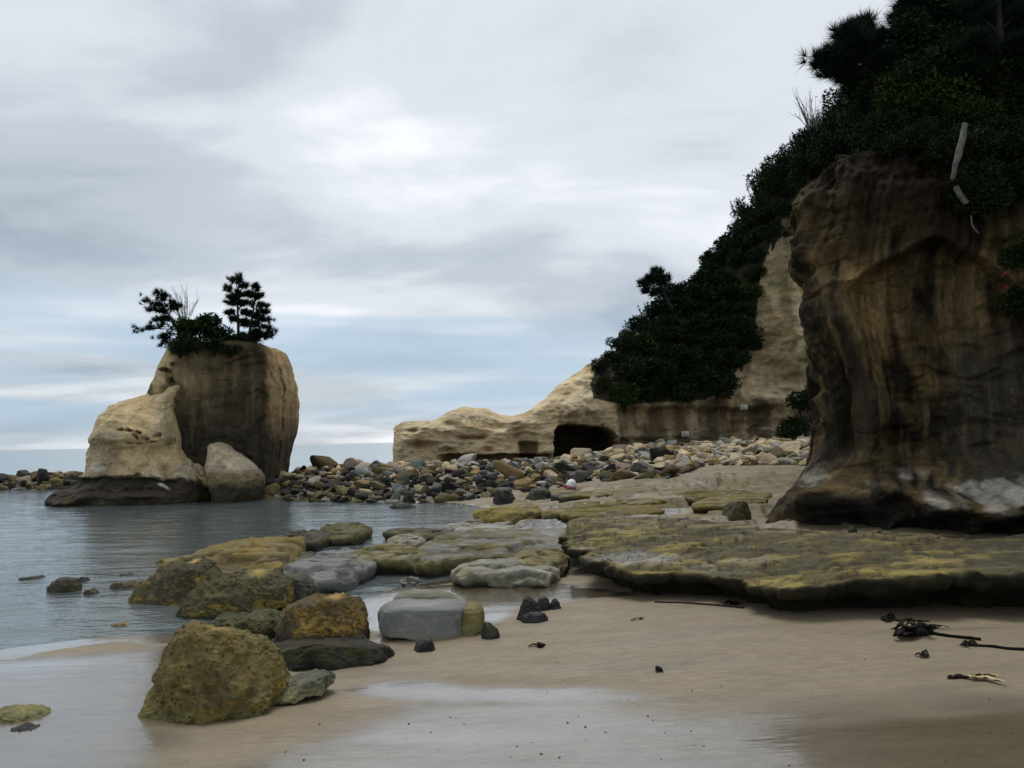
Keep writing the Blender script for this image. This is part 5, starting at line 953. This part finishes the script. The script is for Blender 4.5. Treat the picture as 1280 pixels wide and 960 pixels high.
# ---------------------------------------------------------------- signs, float, wrack on the sand
def box(x0, x1, y0, y1, z0, z1):
    V = np.array([(x, y, z) for z in (z0, z1) for y in (y0, y1) for x in (x0, x1)]); F = np.array([(0, 2, 3, 1), (4, 5, 7, 6), (0, 1, 5, 4), (2, 6, 7, 3), (0, 4, 6, 2), (1, 3, 7, 5)]); return V, F
def wall_y(px, py):
    fx, fy = proj(HEAD_V); i = np.argmin((fx - px) ** 2 + (fy - py) ** 2); return HEAD_V[i, 1]
for lab, px, py in (('small white notice board fixed high on the far cliff wall', 930, 509), ('small white notice board low on the far cliff wall near the rubble', 856.5, 542.5)):
    Yw = wall_y(px, py) - .35; q = W(px, py, Yw); s = tag(obj('notice_board', None, loc=q), lab, 'sign'); w_, h_ = .19, .135
    bd = obj('board', mesh('board', *box(-w_, w_, -.012, .012, -h_, h_), M_SIGN, smooth=False), s)
    for zt, a_, b_ in ((.06, -.12, .12), (.0, -.13, .10), (-.06, -.12, .13)): obj('text_line', mesh('text_line', *box(a_, b_, -.018, -.0125, zt - .012, zt + .012), M_SIGNT, smooth=False), bd)
    for sx_ in (-.12, .12): obj('post', mesh('post', *box(sx_ - .015, sx_ + .015, .013, .75, -.02, .02), M_BARK, smooth=False), s)
fq = min((W(714, 607, y_) for y_ in np.linspace(25, 34, 40)), key=lambda q_: abs(q_[2] - gz(q_[0], q_[1]) - .24))
fl_ = tag(obj('float', None, loc=fq), 'white and pink fishing float lying among the dark stones', 'float')
ph, th = np.meshgrid(np.linspace(0, math.pi / 2, 10), np.linspace(0, 2 * math.pi, 24, endpoint=False), indexing='ij')
dome = np.stack([np.sin(ph) * np.cos(th) * .16, np.sin(ph) * np.sin(th) * .16, np.cos(ph) * .20], -1).reshape(-1, 3)
obj('dome', mesh('dome', dome, gridfaces(10, 24, True)[:, ::-1], M_WHITE), fl_)
sk_ = np.concatenate([np.column_stack([np.cos(th[0]) * r_, np.sin(th[0]) * r_, np.full(24, z_)]) for r_, z_ in ((.158, .0), (.17, -.01), (.175, -.05), (.15, -.10), (.08, -.13), (.0, -.135))])
obj('skirt', mesh('skirt', sk_, gridfaces(6, 24, True)[:, ::-1], M_PINK), fl_)
obj('lug', mesh('lug', *tube(interp_rows([(-.15, 0, -.03), (-.23, 0, -.02), (-.25, 0, -.07), (-.17, 0, -.09)], 12), np.full(12, .03), 7), M_PINK), fl_)
fl_.rotation_euler = (.15, .2, .3)
def on_sand(px, py):
    q = G(px, py, .2); z = gz(q[0], q[1]); q = G(px, py, z); return np.array([q[0], q[1], gz(q[0], q[1])])
def ribbon(path, width, seed, thick=.006):
    path = interp_rows(np.asarray(path, float), 26); r = np.random.default_rng(seed); t = np.gradient(path, axis=0); t /= np.linalg.norm(t, axis=1)[:, None]; s_ = np.cross(t, [0, 0, 1]); s_ /= np.linalg.norm(s_, axis=1)[:, None] + 1e-9
    w = width * (np.sin(np.linspace(.25, math.pi, 26)) ** .6 + .08); u = np.linspace(-1, 1, 6); V = []
    for k, a_ in enumerate((0, 1)):
        for i in range(26):
            for x in u: V.append(path[i] + s_[i] * w[i] * x + [0, 0, .35 * w[i] * math.sin(3 * x + i * .7 + seed) * .6 - a_ * thick])
    F = gridfaces(26, 6); F = np.concatenate([F, F[:, ::-1] + 156]); return np.array(V), F
def strands(x0, x1, y0, y1, n, seed, lift=.06, w=(.008, .018), run=26):
    r = np.random.default_rng(seed); out = []
    for _ in range(n):
        a_, b_ = r.uniform(x0, x1), r.uniform(y0, y1); d_ = r.choice((-1, 1)) * r.uniform(.5, 1) * run
        out.append(([(a_ - d_ * .5, b_ + r.uniform(-2, 2)), (a_, b_ + r.uniform(-3, 3)), (a_ + d_ * .3, b_ + r.uniform(-3, 3)), (a_ + d_ * .6, b_ + r.uniform(-2, 3))], r.uniform(*w), r.uniform(.2, 1) * lift))
    return out
def kelp(label, base_px, blades, stipes, seed, lump=None):
    b0 = on_sand(*base_px); root = tag(obj('kelp', None, loc=b0), label, 'kelp')
    for k, (pts_, w_, lift) in enumerate(blades):
        P_ = np.array([on_sand(*q) for q in pts_]) - b0; n_ = len(P_); P_[:, 2] += lift * np.sin(np.linspace(.3, math.pi - .2, n_)) + .012; obj('blade', mesh('blade', *ribbon(P_, w_, seed + k), M_KELP), root)
    for pts_, r0_, r1_ in stipes:
        P_ = interp_rows(np.array([on_sand(*q) for q in pts_]) - b0, 20); P_[:, 2] += r0_ * .8; V, F = tube(P_, np.linspace(r0_, r1_, 20), 7); V += .006 * np.stack([fbm(V * 18 + k, 2) for k in range(3)], 1); obj('stipe', mesh('stipe', V, F, M_KELP), root)
    if lump:
        v, f = STL[seed % 14]; V = v * lump; V = V + .25 * min(lump) * np.stack([fbm(v * 3 + k * 5, 3) for k in range(3)], 1); V[:, 2] += lump[2] * .5; obj('holdfast', mesh('holdfast', V, f, M_KELP), root)
kelp('tangled black kelp clump with a long stalk, largest wrack on the sand', (1145, 793), strands(1126, 1160, 785, 799, 17, 5, .10, (.012, .026), 28) + strands(1150, 1176, 782, 788, 5, 6, .05, (.01, .02), 26), [([(1155, 791), (1180, 795), (1205, 798), (1226, 800)], .016, .012)], 3, (.16, .09, .055))
kelp('thin dark kelp strand behind the large kelp clump', (1107, 775), strands(1100, 1114, 773, 777, 5, 7, .03, (.008, .015), 14), [([(1112, 776), (1135, 777), (1162, 778)], .010, .006)], 4, (.07, .04, .025))
kelp('dark knobbly kelp stalk running off the right edge', (1208, 806), strands(1202, 1218, 804, 808, 6, 8, .03, (.006, .012), 12), [([(1212, 806), (1240, 808), (1262, 811), (1300, 813)], .012, .014)], 5, (.08, .045, .03))
kelp('small dark clod of weed in the middle of the sand', (676, 811), [([(660, 811), (668, 809), (678, 812)], .012, .01)], [], 6, (.05, .04, .035)); kelp('tiny dark weed clod right of the shelf corner', (801, 774), [([(788, 777), (795, 775), (802, 775)], .008, .008)], [], 7, (.035, .025, .02)); kelp('small black clod at the edge of the wet sand', (824, 841), [([(820, 843), (824, 840), (829, 843)], .012, .015)], [], 8, (.035, .03, .03)); kelp('small brown tuft of weed on the right sand', (1152, 820), strands(1143, 1158, 818, 822, 7, 10, .03, (.004, .009), 12), [], 9)
kelp('dark tuft of weed under the shelf lip', (917, 756), strands(908, 924, 754, 758, 5, 9, .04, (.008, .016), 14), [], 10, (.06, .04, .03))
b0 = on_sand(1220, 851); hk = tag(obj('husk', None, loc=b0), 'torn pale and brown husk lying on the sand at lower right', 'husk')
for k, (pts_, w_, m_) in enumerate([([(1184, 848), (1200, 846), (1213, 849)], .022, M_KELP), ([(1210, 848), (1228, 846), (1250, 847)], .014, M_HUSK), ([(1212, 850), (1232, 850), (1258, 857)], .018, M_HUSK), ([(1214, 849), (1230, 848), (1246, 850)], .012, M_KELP)]):
    P_ = np.array([on_sand(*q) for q in pts_]) - b0; P_[:, 2] += .018 + .006 * k; obj('strip', mesh('strip', *ribbon(P_, w_, 20 + k, .008), m_), hk)
P_ = interp_rows(np.array([on_sand(*q) for q in [(818, 753), (850, 754), (890, 757), (930, 761)]]), 24); b0 = P_[12].copy(); V, F = tube(P_ - b0 + [0, 0, .008], np.linspace(.010, .014, 24), 6)
o = obj('driftwood_stick', mesh('driftwood_stick', V, F, M_BARK), loc=b0); tag(o, 'long thin dark stick half buried along the sand before the shelf', 'driftwood')
# specks of grit scattered over the beach
Vs, Fs = [], []; off = 0
r = np.random.default_rng(99)
for _ in range(520):
    px, py = r.uniform(200, 1300), 770 + 230 * r.random() ** .8; q = on_sand(px, py)
    if q[2] < .02: continue
    v, f = STL[r.integers(14)]; s = .002 + .009 * r.random() ** 6; Vs.append(v * s + q); Fs.append(f + off); off += len(v)
tag(obj('beach_grit', mesh('beach_grit', np.concatenate(Vs), np.concatenate(Fs), M_BARK)), 'dark specks of grit and shell scattered over the sand', 'grit', kind='stuff')
